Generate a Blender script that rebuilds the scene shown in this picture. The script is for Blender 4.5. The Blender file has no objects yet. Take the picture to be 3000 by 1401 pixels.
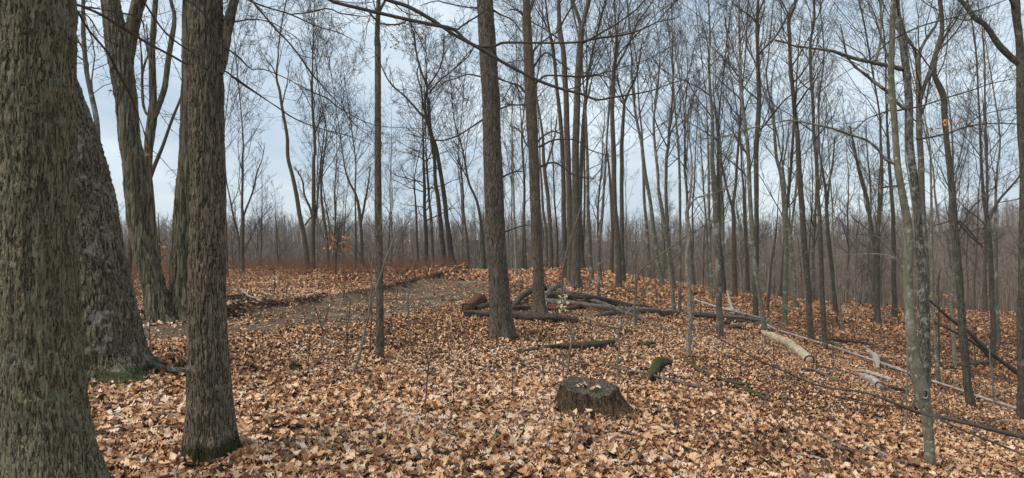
import bpy, math, random
import numpy as np
R_ = math.radians
# ------------------------------------------------------------------ camera, sky, sun, exposure
sc = bpy.context.scene
COL = sc.collection
CAMZ = 1.6
FX, CX, CY = 1954.0, 1500.0, 700.5          # focal length and centre in photograph pixels
cam = bpy.data.cameras.new('camera'); cam.sensor_width = 36; cam.lens = 36*FX/3000.0
cam.clip_start = 0.05; cam.clip_end = 3000
co = bpy.data.objects.new('camera', cam); COL.objects.link(co)
co.location = (0, 0, CAMZ); co.rotation_euler = (R_(90), 0, 0); sc.camera = co

SUN_EL, SUN_AZ = 54, -112                     # azimuth from +Y towards +X
wo = bpy.data.worlds.new('World'); sc.world = wo; wo.use_nodes = True
nt = wo.node_tree; nt.nodes.clear(); N = nt.nodes.new; L = nt.links.new
wout = N('ShaderNodeOutputWorld'); bg = N('ShaderNodeBackground')
sky = N('ShaderNodeTexSky'); sky.sky_type = 'NISHITA'; sky.sun_disc = False
sky.sun_elevation = R_(SUN_EL); sky.sun_rotation = R_(SUN_AZ); sky.dust_density = 2.0
tc = N('ShaderNodeTexCoord'); mp = N('ShaderNodeMapping'); mp.inputs['Scale'].default_value = (1, 1, 2.6)
n1 = N('ShaderNodeTexNoise'); n1.inputs['Scale'].default_value = 3.3; n1.inputs['Detail'].default_value = 6; n1.inputs['Roughness'].default_value = 0.55
n1.inputs['Distortion'].default_value = 0.4
rm = N('ShaderNodeValToRGB')
rm.color_ramp.elements[0].position = 0.40; rm.color_ramp.elements[0].color = (4.75, 5.95, 7.25, 1)
rm.color_ramp.elements[1].position = 0.63; rm.color_ramp.elements[1].color = (7.4, 8.4, 9.15, 1)
mx = N('ShaderNodeMixRGB'); mx.inputs['Fac'].default_value = 0.86
L(tc.outputs['Generated'], mp.inputs['Vector']); L(mp.outputs['Vector'], n1.inputs['Vector'])
L(n1.outputs['Fac'], rm.inputs['Fac']); L(sky.outputs['Color'], mx.inputs['Color1']); L(rm.outputs['Color'], mx.inputs['Color2'])
L(mx.outputs['Color'], bg.inputs['Color']); L(bg.outputs['Background'], wout.inputs['Surface'])
bg.inputs['Strength'].default_value = 0.092
sl = bpy.data.lights.new('sun', 'SUN'); sl.energy = 2.9; sl.angle = R_(30); sl.color = (1, .95, .88)
so = bpy.data.objects.new('sun', sl); COL.objects.link(so)
so.rotation_euler = (R_(90-SUN_EL), 0, R_(180-SUN_AZ)); so.location = (0, 0, 30)
sc.view_settings.view_transform = 'Standard'; sc.view_settings.look = 'None'
sc.view_settings.exposure = 0.38; sc.view_settings.gamma = 1.0
HAZE = 0.00027

# ------------------------------------------------------------------ numeric helpers
rng = np.random.default_rng(7)
_TAB = np.random.default_rng(3).random(65536)
def _h3(i, j, k):
    return _TAB[((i*73856093) ^ (j*19349663) ^ (k*83492791)) & 65535]
def vn(x, y, z=0.0):
    x, y, z = np.broadcast_arrays(np.asarray(x, float), np.asarray(y, float), np.asarray(z, float))
    xi, yi, zi = np.floor(x).astype(np.int64), np.floor(y).astype(np.int64), np.floor(z).astype(np.int64)
    fx, fy, fz = x-xi, y-yi, z-zi
    fx, fy, fz = fx*fx*(3-2*fx), fy*fy*(3-2*fy), fz*fz*(3-2*fz)
    r = 0
    for a in (0, 1):
        for b in (0, 1):
            for c in (0, 1):
                w = (fx if a else 1-fx)*(fy if b else 1-fy)*(fz if c else 1-fz)
                r = r + w*_h3(xi+a, yi+b, zi+c)
    return r*2-1
def fbm(x, y, z=0.0, o=3):
    s = 0; a = 1.0
    for k in range(o):
        s = s + a*vn(np.asarray(x)*2**k+17*k, np.asarray(y)*2**k+5*k, np.asarray(z)*2**k); a *= .5
    return s
def sp(t, w):                                  # soft ramp
    return np.where(t/w > 30, t, w*np.log1p(np.exp(np.clip(t/w, -40, 30))))
def sstep(a, b, t):
    t = np.clip((t-a)/(b-a), 0, 1); return t*t*(3-2*t)
PATH = np.array([(-24, 8.6), (-13, 10.2), (-6.4, 11.2), (-4.7, 12.3), (-3.6, 14.6), (-2.7, 17), (-1.8, 20.5), (-1.0, 25), (-.6, 31), (-.4, 36)])
def dpath(x, y):
    d = np.full(np.broadcast(x, y).shape, 1e9)
    for (ax, ay), (bx, by) in zip(PATH[:-1], PATH[1:]):
        vx, vy = bx-ax, by-ay
        t = np.clip(((x-ax)*vx+(y-ay)*vy)/(vx*vx+vy*vy), 0, 1)
        d = np.minimum(d, np.hypot(x-ax-t*vx, y-ay-t*vy))
    return d
def hbase(x, y):
    x = np.asarray(x, float); y = np.asarray(y, float)
    x0 = 1.2+0.07*np.clip(y, 0, 40)
    s = sp(x-x0, 1.4)
    drop = .255*s-.185*sp(s-11, 2.0)
    drop = drop*(1-.36*sstep(14, 32, y))-.012*(np.clip(y, 12, 34)-12)
    crest = 36+1.5*vn(x*.12, 3.3)
    b = sp(y-crest, 2.5)
    drop = drop+11*(1-np.exp(-.30*b/11))
    drop = drop+.05*sp(-x-12, 2)
    drop = np.where(drop > 0, 15*(1-np.exp(-np.clip(drop, 0, 60)/15)), drop)
    rise = .075*sp(y-120, 12)
    rise = 9*(1-np.exp(-rise/9))*(1+1.5*sstep(.3, .85, x/(y+1)))
    big = 1.6*fbm(x*.02, y*.02, 4.0, 2)*sstep(60, 130, y)
    return -drop+rise+big+.05*np.exp(-((x+1)**2+(y-30)**2)/60)
def hgt(x, y):
    near = 1-sstep(45, 60, np.asarray(y, float))
    b = .035*fbm(np.asarray(x)*.9, np.asarray(y)*.9, 1.7, 3)+.09*vn(np.asarray(x)*.22, np.asarray(y)*.22, 9.1)
    pd = dpath(x, y)
    rut = -.11*(1-sstep(1.25, 1.7, pd+.15*vn(np.asarray(x)*1.3, np.asarray(y)*1.3, 2)))
    far_side = np.asarray(x) < np.interp(y, PATH[:, 1], PATH[:, 0])
    rut = rut+np.where(far_side, .13, .02)*np.exp(-((pd-1.86+.12*vn(np.asarray(x)*2.1, np.asarray(y)*2.1, 8))/.20)**2)
    return hbase(x, y)+near*(b+rut)
co.location.z = CAMZ
def P3(u, v, y):
    return np.array([(u-CX)/FX*y, y, CAMZ-(v-CY)/FX*y])
_YS = np.concatenate([np.arange(1.2, 14, .04), np.arange(14, 60, .15), np.arange(60, 300, 1.)])
def gy(u, v):                                  # depth at which the ground is met on the line to photo pixel (u, v)
    z = CAMZ-(v-CY)/FX*_YS
    g = hgt((u-CX)/FX*_YS, _YS)
    i = np.nonzero(z <= g)[0]
    return float(_YS[i[0]]) if len(i) else 38.0

# ------------------------------------------------------------------ mesh helpers
def mk(name, V, F, mat=None, parent=None, smooth=True, loc=None, cols=None):
    """V (n,3) world coords, F list of int arrays (m,k)"""
    V = np.asarray(V, np.float32)
    if loc is None and parent is not None: loc = np.array(parent['_l'])
    if loc is None: loc = np.zeros(3)
    me = bpy.data.meshes.new(name)
    me.vertices.add(len(V)); me.vertices.foreach_set('co', (V-np.asarray(loc, np.float32)).ravel().astype(np.float32))
    F = [np.asarray(f, np.int32) for f in F if len(f)]
    li = np.concatenate([f.ravel() for f in F])
    tot = np.concatenate([np.full(len(f), f.shape[1], np.int32) for f in F])
    st = np.concatenate([[0], np.cumsum(tot)[:-1]]).astype(np.int32)
    me.loops.add(len(li)); me.loops.foreach_set('vertex_index', li)
    me.polygons.add(len(tot)); me.polygons.foreach_set('loop_start', st); me.polygons.foreach_set('loop_total', tot)
    if smooth: me.polygons.foreach_set('use_smooth', np.ones(len(tot), bool))
    me.update(calc_edges=True)
    if cols is not None:
        for an, arr in cols.items():
            a = me.attributes.new(an, 'FLOAT', 'POINT'); a.data.foreach_set('value', np.asarray(arr, np.float32))
    if mat: me.materials.append(mat)
    o = bpy.data.objects.new(name, me); COL.objects.link(o)
    if parent is not None: o.parent = parent
    else: o.location = loc
    return o
def tag(o, label=None, cat=None, group=None, kind=None):
    if label: o['label'] = label
    if cat: o['category'] = cat
    if group: o['group'] = group
    if kind: o['kind'] = kind
    return o
def thing(name, loc, label, cat, group=None):
    o = bpy.data.objects.new(name, None); COL.objects.link(o); o.location = [float(a) for a in loc]
    o.empty_display_size = .2
    tag(o, label, cat, group); o['_l'] = [float(a) for a in loc]; THINGS.append(o); return o
THINGS = []
class MB:
    def __init__(s): s.V = []; s.F = {}; s.n = 0
    def add(s, V, F):
        if not isinstance(F, (list, tuple)): F = [F]
        s.V.append(np.asarray(V).reshape(-1, 3))
        for f in F:
            if len(f): s.F.setdefault(f.shape[1], []).append(np.asarray(f)+s.n)
        s.n += len(s.V[-1])
    def mk(s, name, mat, parent=None, **k):
        return mk(name, np.concatenate(s.V), [np.concatenate(f) for f in s.F.values()], mat, parent, **k)
def frames(P):
    T = np.gradient(P, axis=1); T /= np.linalg.norm(T, axis=2, keepdims=True)+1e-9
    m = T.mean(axis=1); ref = np.where(np.abs(m[:, 2:3]) > .6, np.array([[0, 1., 0]]), np.array([[0, 0, 1.]]))
    A = np.cross(ref[:, None, :], T); A /= np.linalg.norm(A, axis=2, keepdims=True)+1e-9
    return T, A, np.cross(T, A)
def tubes(P, R, k, prof=None):
    Nn, S, _ = P.shape
    T, A, B = frames(P)
    th = np.arange(k)*2*np.pi/k
    c, s = np.cos(th)[None, None, :, None], np.sin(th)[None, None, :, None]
    rr = R[:, :, None, None]
    if prof is not None: rr = rr*prof[..., None]
    V = P[:, :, None, :]+rr*(c*A[:, :, None, :]+s*B[:, :, None, :])
    i = np.arange(S-1)[:, None]; j = np.arange(k)[None, :]
    q = np.stack([i*k+j, i*k+(j+1) % k, (i+1)*k+(j+1) % k, (i+1)*k+j], -1).reshape(-1, 4)
    Q = (q[None]+(np.arange(Nn)*S*k)[:, None, None]).reshape(-1, 4)
    return V.reshape(-1, 3), Q
def spline(pts, n):
    """Catmull-Rom through rows (any columns), n samples"""
    p = np.asarray(pts, float); m = len(p)
    if m == 2: t = np.linspace(0, 1, n)[:, None]; return p[0]*(1-t)+p[1]*t
    e = np.vstack([2*p[0]-p[1], p, 2*p[-1]-p[-2]])
    dl = np.r_[0, np.cumsum(np.linalg.norm(np.diff(p[:, :3], axis=0), axis=1))]
    s = np.interp(np.linspace(0, dl[-1], n), dl, np.arange(m))
    i = np.clip(s.astype(int), 0, m-2); t = (s-i)[:, None]
    a, b, c, d = e[i], e[i+1], e[i+2], e[i+3]
    return .5*((2*b)+(-a+c)*t+(2*a-5*b+4*c-d)*t*t+(-a+3*b-3*c+d)*t**3)
def spawn(P, R, n, t0, t1, a0, a1, lf, rf, S, trop, wand, rmin, lmin=.15, flat=0, r=rng):
    """n children on each of the paths P"""
    Np, Sp, _ = P.shape
    Ls = np.linalg.norm(np.diff(P, axis=1), axis=2).sum(1)
    par = np.repeat(np.arange(Np), n); M = len(par)
    t = t0+(t1-t0)*(np.tile((np.arange(n)+.5)/n, Np)+r.uniform(-.5, .5, M)/n)
    f = t*(Sp-1); i = np.clip(f.astype(int), 0, Sp-2); w = (f-i)[:, None]
    p = P[par, i]*(1-w)+P[par, i+1]*w
    T = P[par, i+1]-P[par, i]; T /= np.linalg.norm(T, axis=1, keepdims=True)+1e-9
    pr = R[par, i]*(1-w[:, 0])+R[par, i+1]*w[:, 0]
    X = np.cross(T, r.normal(size=(M, 3))); X /= np.linalg.norm(X, axis=1, keepdims=True)+1e-9
    if flat: X[:, 2] *= (1-flat); X /= np.linalg.norm(X, axis=1, keepdims=True)+1e-9
    a = r.uniform(a0, a1, M)[:, None]
    d = np.cos(a)*T+np.sin(a)*X
    ln = np.maximum(Ls[par]*lf*(1.15-.7*t)*r.uniform(.55, 1.15, M), lmin)
    C = np.zeros((M, S, 3)); C[:, 0] = p
    for k in range(1, S):
        d = d+wand*r.normal(size=(M, 3)); d[:, 2] += trop; d /= np.linalg.norm(d, axis=1, keepdims=True)
        C[:, k] = C[:, k-1]+d*(ln/(S-1))[:, None]
    r0 = np.maximum(np.minimum(pr*rf*r.uniform(.7, 1.1, M), ln*.017), rmin)
    Rr = np.maximum(r0[:, None]*np.linspace(1, .3, S)[None, :], rmin*.7)
    return C, Rr

# ------------------------------------------------------------------ materials
def nm(name):
    m = bpy.data.materials.new(name); m.use_nodes = True; t = m.node_tree; t.nodes.clear()
    o = t.nodes.new('ShaderNodeOutputMaterial'); b = t.nodes.new('ShaderNodeBsdfPrincipled')
    t.links.new(b.outputs['BSDF'], o.inputs['Surface']); b.inputs['Roughness'].default_value = .9
    b.inputs['Specular IOR Level'].default_value = .15
    return m, t, b
def ramp(t, stops, src, interp='LINEAR'):
    r = t.nodes.new('ShaderNodeValToRGB'); e = r.color_ramp; e.interpolation = interp
    while len(e.elements) < len(stops): e.elements.new(.5)
    for el, (p, c) in zip(e.elements, stops): el.position = p; el.color = (c[0], c[1], c[2], 1)
    t.links.new(src, r.inputs['Fac']); return r.outputs['Color']
def mixc(t, f, a, b, mode='MIX'):
    m = t.nodes.new('ShaderNodeMixRGB'); m.blend_type = mode
    for s, i in ((f, 0), (a, 1), (b, 2)):
        if isinstance(s, (int, float)): m.inputs[i].default_value = s
        elif isinstance(s, tuple): m.inputs[i].default_value = (*s, 1)
        else: t.links.new(s, m.inputs[i])
    return m.outputs[0]
def math_(t, op, a, b=0.0):
    m = t.nodes.new('ShaderNodeMath'); m.operation = op
    for i, s in enumerate((a, b)):
        if isinstance(s, (int, float)): m.inputs[i].default_value = s
        else: t.links.new(s, m.inputs[i])
    return m.outputs[0]
def noise(t, vec, scale, detail=4, rough=.6, dist=0):
    n = t.nodes.new('ShaderNodeTexNoise'); n.inputs['Scale'].default_value = scale; n.inputs['Detail'].default_value = detail
    n.inputs['Roughness'].default_value = rough; n.inputs['Distortion'].default_value = dist
    t.links.new(vec, n.inputs['Vector']); return n.outputs['Fac']
def coords(t, stretch=(1, 1, 1), rand=True):
    tcn = t.nodes.new('ShaderNodeTexCoord'); m = t.nodes.new('ShaderNodeMapping'); m.inputs['Scale'].default_value = stretch
    t.links.new(tcn.outputs['Object'], m.inputs['Vector'])
    if rand:
        oi = t.nodes.new('ShaderNodeObjectInfo')
        t.links.new(math_(t, 'MULTIPLY', oi.outputs['Random'], 37.0), m.inputs['Location'])
    return m.outputs['Vector'], tcn.outputs['Object']
def bark(name, light, mid, dark, plate=26., stretch=.22, depth=.02, moss=0., mosscol=(.05, .06, .018), lichen=0., lichcol=(.30, .34, .29), lichscale=5., crack=.10, mossh=0.0, disp=False):
    m, t, b = nm(name)
    light, mid, dark = (tuple(x*k for x, k in zip(q, (1.62, 1.58, 1.42))) for q in (light, mid, dark))
    v, raw = coords(t, (1, 1, stretch)); v1, _ = coords(t)
    # warp coordinates a little so that the ridges wander and join
    wv = t.nodes.new('ShaderNodeVectorMath'); wv.operation = 'SCALE'
    cn = t.nodes.new('ShaderNodeTexNoise'); cn.inputs['Scale'].default_value = plate*.3; cn.inputs['Detail'].default_value = 2
    t.links.new(v, cn.inputs['Vector']); t.links.new(cn.outputs['Color'], wv.inputs[0]); wv.inputs['Scale'].default_value = 2.2/plate
    ad = t.nodes.new('ShaderNodeVectorMath'); t.links.new(v, ad.inputs[0]); t.links.new(wv.outputs[0], ad.inputs[1])
    vo = t.nodes.new('ShaderNodeTexVoronoi'); vo.feature = 'DISTANCE_TO_EDGE'; vo.inputs['Scale'].default_value = plate
    t.links.new(ad.outputs[0], vo.inputs['Vector'])
    vr = ramp(t, [(0, (0, 0, 0)), (crack, (.5,)*3), (crack*3.2, (1, 1, 1))], vo.outputs['Distance'])
    v2, _ = coords(t, (1, 1, stretch*.8))
    ra = math_(t, 'MULTIPLY', math_(t, 'ABSOLUTE', math_(t, 'SUBTRACT', noise(t, v2, plate*.85, 2.0, .5, .5), .5)), 15.)
    ridge = math_(t, 'ADD', math_(t, 'MULTIPLY', math_(t, 'MINIMUM', ra, 1.), .72), math_(t, 'MULTIPLY', vr, .28))
    fine = noise(t, v1, plate*3.2, 6, .72)
    fv = noise(t, v, plate*1.6, 5, .7)
    big = noise(t, v1, 2.3, 4, .6)
    h = math_(t, 'ADD', math_(t, 'MULTIPLY', ridge, .75), math_(t, 'ADD', math_(t, 'MULTIPLY', fine, .28), math_(t, 'MULTIPLY', fv, .60)))
    c = ramp(t, [(.42, dark), (.80, mid), (1.15 if False else 1.0, light)], math_(t, 'MULTIPLY', h, .78))
    c = mixc(t, ramp(t, [(.35, (0,)*3), (.7, (.55,)*3)], big), c, tuple(a*.62 for a in mid))
    geo = t.nodes.new('ShaderNodeSeparateXYZ'); t.links.new(raw, geo.inputs[0])
    if moss:
        mn = noise(t, v1, 3.1, 5, .7)
        if mossh:
            hz = math_(t, 'MULTIPLY', math_(t, 'SUBTRACT', mossh, geo.outputs['Z']), .9/mossh)
            mn = math_(t, 'ADD', mn, math_(t, 'MINIMUM', math_(t, 'MAXIMUM', hz, -.1), .45))
        mf = ramp(t, [(.62-moss*.3, (0,)*3), (.86-moss*.3, (.85,)*3)], mn)
        c = mixc(t, mf, c, mixc(t, fine, tuple(a*.5 for a in mosscol), tuple(a*1.5 for a in mosscol)))
    if lichen:
        ln = math_(t, 'ADD', math_(t, 'MULTIPLY', noise(t, v1, lichscale, 3, .6), .75), math_(t, 'MULTIPLY', noise(t, v1, lichscale*6, 4, .7), .35))
        lf = ramp(t, [(.66-lichen*.2, (0,)*3), (.70-lichen*.2, (.8,)*3)], ln)
        c = mixc(t, lf, c, lichcol)
    t.links.new(c, b.inputs['Base Color'])
    dp = t.nodes.new('ShaderNodeDisplacement'); dp.inputs['Scale'].default_value = depth; dp.inputs['Midlevel'].default_value = .9
    t.links.new(h, dp.inputs['Height']); m.displacement_method = 'BOTH' if disp else 'BUMP'
    t.links.new(dp.outputs[0], [q for q in t.nodes if q.type == 'OUTPUT_MATERIAL'][0].inputs['Displacement'])
    return m
M = {}
M['oak'] = bark('oak_bark', (.187, .168, .122), (.102, .092, .065), (.010, .009, .006), 58, .15, .015, moss=.12, mosscol=(.085, .085, .04), lichen=.22, lichcol=(.185, .185, .135), lichscale=7, disp=True)
M['oakdark'] = bark('rough_oak_bark', (.18, .158, .125), (.088, .078, .060), (.009, .008, .006), 28, .24, .028, moss=.1, mossh=.2, mosscol=(.05, .06, .022), lichen=.25, lichcol=(.26, .24, .21), lichscale=3, disp=True)
M['shag'] = bark('shaggy_bark', (.155, .138, .105), (.085, .076, .058), (.012, .010, .008), 16, .10, .035, moss=.2, mosscol=(.08, .085, .035), crack=.08, disp=True)
M['front'] = bark('furrowed_bark', (.19, .16, .13), (.095, .079, .063), (.009, .007, .005), 56, .17, .015, moss=.22, mossh=.20, mosscol=(.028, .031, .010), disp=True)
M['centre'] = bark('grey_furrowed_bark', (.155, .132, .115), (.080, .067, .057), (.010, .008, .007), 52, .16, .014, moss=.05, mossh=.10, mosscol=(.055, .06, .02), disp=True)
M['grey'] = bark('grey_bark', (.15, .135, .12), (.09, .08, .070), (.024, .021, .018), 42, .25, .012, lichen=.25, lichcol=(.28, .28, .24), lichscale=4)
M['brown'] = bark('brown_bark', (.14, .112, .092), (.082, .066, .055), (.020, .016, .012), 44, .25, .012)
M['dark'] = bark('dark_bark', (.105, .093, .08), (.06, .053, .046), (.02, .018, .015), 40, .25, .012, lichen=.15, lichcol=(.16, .17, .14), lichscale=5)
M['green'] = bark('green_grey_bark', (.155, .152, .12), (.10, .099, .078), (.045, .044, .034), 30, .5, .008, moss=.15, mosscol=(.10, .105, .05), lichen=.3, lichcol=(.32, .34, .28), lichscale=7)
M['beech'] = bark('beech_bark', (.135, .128, .10), (.105, .10, .078), (.065, .06, .047), 12, .6, .004, moss=.3, mosscol=(.115, .115, .05), lichen=.22, lichcol=(.34, .35, .30), lichscale=16, crack=.02)
M['lichen'] = bark('lichen_covered_bark', (.15, .14, .125), (.075, .07, .062), (.02, .018, .015), 34, .3, .018, lichen=.36, lichcol=(.25, .265, .235), lichscale=9, disp=True)
M['pale'] = bark('pale_thin_bark', (.22, .20, .175), (.15, .135, .115), (.05, .045, .04), 30, .6, .006)
def plain(name, a, b_, scale=8, rough=.9, bump=.004, stretch=(1, 1, 1)):
    m, t, b = nm(name); v, _ = coords(t, stretch)
    n = noise(t, v, scale, 6, .7); t.links.new(ramp(t, [(.3, a), (.7, b_)], n), b.inputs['Base Color'])
    b.inputs['Roughness'].default_value = rough
    bp = t.nodes.new('ShaderNodeBump'); bp.inputs['Distance'].default_value = bump; bp.inputs['Strength'].default_value = .8
    t.links.new(n, bp.inputs['Height']); t.links.new(bp.outputs['Normal'], b.inputs['Normal']); return m
M['twig'] = plain('twig_bark', (.05, .041, .033), (.10, .082, .068), 5)
M['twigpale'] = plain('pale_twig_bark', (.13, .115, .095), (.21, .185, .155), 5)
M['twiggrn'] = plain('greenish_twig_bark', (.10, .095, .06), (.16, .15, .10), 5)
M['twigred'] = plain('reddish_stem_bark', (.15, .078, .052), (.30, .165, .11), 5)
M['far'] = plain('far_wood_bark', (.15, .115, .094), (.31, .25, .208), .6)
M['wood'] = plain('weathered_wood', (.05, .038, .030), (.20, .165, .135), 14, .9, .012, (1, 1, 1))
M['deadred'] = plain('rotten_red_wood', (.035, .018, .012), (.17, .085, .055), 16, .9, .015)
M['bare'] = plain('barkless_wood', (.24, .17, .11), (.58, .46, .34), 9, .8, .008)
M['white'] = plain('bleached_wood', (.15, .125, .10), (.50, .44, .38), 11, .9, .012)
M['hole'] = plain('hollow_dark', (.008, .006, .005), (.02, .015, .012), 9)
def mossy_log(name, mossam):
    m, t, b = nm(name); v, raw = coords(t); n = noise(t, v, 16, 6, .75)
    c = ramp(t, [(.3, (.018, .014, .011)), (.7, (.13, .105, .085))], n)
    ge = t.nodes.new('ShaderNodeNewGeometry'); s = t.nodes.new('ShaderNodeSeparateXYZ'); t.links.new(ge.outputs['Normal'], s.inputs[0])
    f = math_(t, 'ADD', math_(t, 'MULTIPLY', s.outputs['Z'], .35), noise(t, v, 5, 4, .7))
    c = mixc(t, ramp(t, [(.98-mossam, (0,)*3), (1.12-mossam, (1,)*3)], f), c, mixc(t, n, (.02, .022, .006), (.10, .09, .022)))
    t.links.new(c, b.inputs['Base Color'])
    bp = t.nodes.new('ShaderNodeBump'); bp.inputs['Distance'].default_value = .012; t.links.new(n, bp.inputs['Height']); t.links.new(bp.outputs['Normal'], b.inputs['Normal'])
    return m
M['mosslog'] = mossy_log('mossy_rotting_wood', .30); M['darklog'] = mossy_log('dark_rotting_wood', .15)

LEAFCOLS = [(.0, (.055, .030, .020)), (.10, (.16, .075, .038)), (.22, (.29, .145, .075)), (.34, (.42, .22, .115)), (.46, (.56, .35, .205)), (.60, (.66, .455, .29)),
            (.73, (.71, .53, .37)), (.82, (.76, .61, .47)), (.90, (.52, .43, .37)), (.95, (.70, .63, .57))]
def leafmat(name, mul=1.0, tint=(1.0, .905, .81)):
    m, t, b = nm(name)
    a = t.nodes.new('ShaderNodeAttribute'); a.attribute_name = 'rnd'
    c = ramp(t, [(p, tuple(x*mul*k for x, k in zip(cc, tint))) for p, cc in LEAFCOLS], a.outputs['Fac'], 'CONSTANT')
    v, _ = coords(t, rand=False)
    n = noise(t, v, 45, 4, .7)
    c = mixc(t, ramp(t, [(.35, (.0,)*3), (.75, (.45,)*3)], n), c, (.30, .17, .09))
    t.links.new(c, b.inputs['Base Color']); b.inputs['Roughness'].default_value = .62; b.inputs['Specular IOR Level'].default_value = .3
    return m
M['leaf'] = leafmat('dry_oak_leaf')
M['leafor'] = plain('clinging_orange_leaf', (.42, .17, .06), (.62, .30, .12), 20)
M['leafpale'] = plain('clinging_pale_leaf', (.62, .48, .30), (.74, .62, .42), 20)
def groundmat():
    m, t, b = nm('leaf_mould'); v, _ = coords(t, rand=False)
    vo = t.nodes.new('ShaderNodeTexVoronoi'); vo.inputs['Scale'].default_value = 17; t.links.new(v, vo.inputs['Vector'])
    sp_ = t.nodes.new('ShaderNodeSeparateColor'); t.links.new(vo.outputs['Color'], sp_.inputs[0])
    c1 = ramp(t, [(0, (.10, .05, .028)), (.3, (.17, .09, .045)), (.5, (.05, .025, .015)), (.7, (.22, .12, .065)), (.85, (.03, .017, .011))], sp_.outputs[0], 'CONSTANT')
    n = noise(t, v, 6, 6, .7); c = mixc(t, ramp(t, [(.35, (0,)*3), (.7, (.8,)*3)], n), c1, (.03, .017, .011))
    t.links.new(c, b.inputs['Base Color'])
    bp = t.nodes.new('ShaderNodeBump'); bp.inputs['Distance'].default_value = .03; t.links.new(vo.outputs['Distance'], bp.inputs['Height']); t.links.new(bp.outputs['Normal'], b.inputs['Normal'])
    return m
M['ground'] = groundmat()
def dirtmat():
    m, t, b = nm('trodden_dirt'); v, _ = coords(t, rand=False)
    n = noise(t, v, 3.5, 8, .72); n2 = noise(t, v, 38, 5, .7); n3 = noise(t, v, .8, 3, .5)
    c = ramp(t, [(.36, (.055, .036, .023)), (.5, (.14, .098, .064)), (.68, (.34, .265, .185))], math_(t, 'ADD', math_(t, 'MULTIPLY', n, .6), math_(t, 'MULTIPLY', n3, .42)))
    c = mixc(t, ramp(t, [(.4, (0,)*3), (.62, (.75,)*3)], n2), c, (.07, .046, .03))
    t.links.new(c, b.inputs['Base Color'])
    bp = t.nodes.new('ShaderNodeBump'); bp.inputs['Distance'].default_value = .03; t.links.new(math_(t, 'ADD', n, n2), bp.inputs['Height']); t.links.new(bp.outputs['Normal'], b.inputs['Normal'])
    return m
M['dirt'] = dirtmat()

# ------------------------------------------------------------------ ground and path
def grid(name, xs, ys, mat, zf):
    X, Y = np.meshgrid(xs, ys); Z = zf(X, Y); nx, ny = len(xs), len(ys)
    i = np.arange(ny-1)[:, None]*nx; j = np.arange(nx-1)[None, :]
    q = np.stack([i+j, i+j+1, i+nx+j+1, i+nx+j], -1).reshape(-1, 4)
    return mk(name, np.stack([X, Y, Z], -1).reshape(-1, 3), [q], mat)
xs = np.concatenate([-np.geomspace(420, 24.5, 50), np.arange(-24, 34.01, .11), np.geomspace(34.5, 460, 60)])
ys = np.concatenate([-np.geomspace(60, 3.2, 14), np.arange(-3, 14, .1), np.arange(14, 42, .16), np.geomspace(42.3, 620, 110)])
tag(grid('ground', xs, ys, M['ground'], hgt), kind='structure')
def path_strip():
    c = spline([(x, y, 0) for x, y in PATH], 320)[:, :2]
    d = np.gradient(c, axis=0); d /= np.linalg.norm(d, axis=1, keepdims=True); n = np.stack([-d[:, 1], d[:, 0]], 1)
    k = 19; w = np.linspace(-1, 1, k)
    s = np.arange(320)[:, None]
    half = 1.8+.25*fbm(s*.11, w[None, :]*0+np.sign(w)[None, :]*3, 2, 3)
    XY = c[:, None, :]+(half*w[None, :])[..., None]*n[:, None, :]
    Z = hgt(XY[..., 0], XY[..., 1])+.012-.05*(np.abs(w)[None, :] > .99)
    i = np.arange(319)[:, None]*k; j = np.arange(k-1)[None, :]
    q = np.stack([i+j, i+k+j, i+k+j+1, i+j+1], -1).reshape(-1, 4)
    V = np.concatenate([XY, Z[..., None]], -1).reshape(-1, 3)
    return mk('path', V, [q[:, ::-1]], M['dirt'])
tag(path_strip(), kind='structure')

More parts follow.
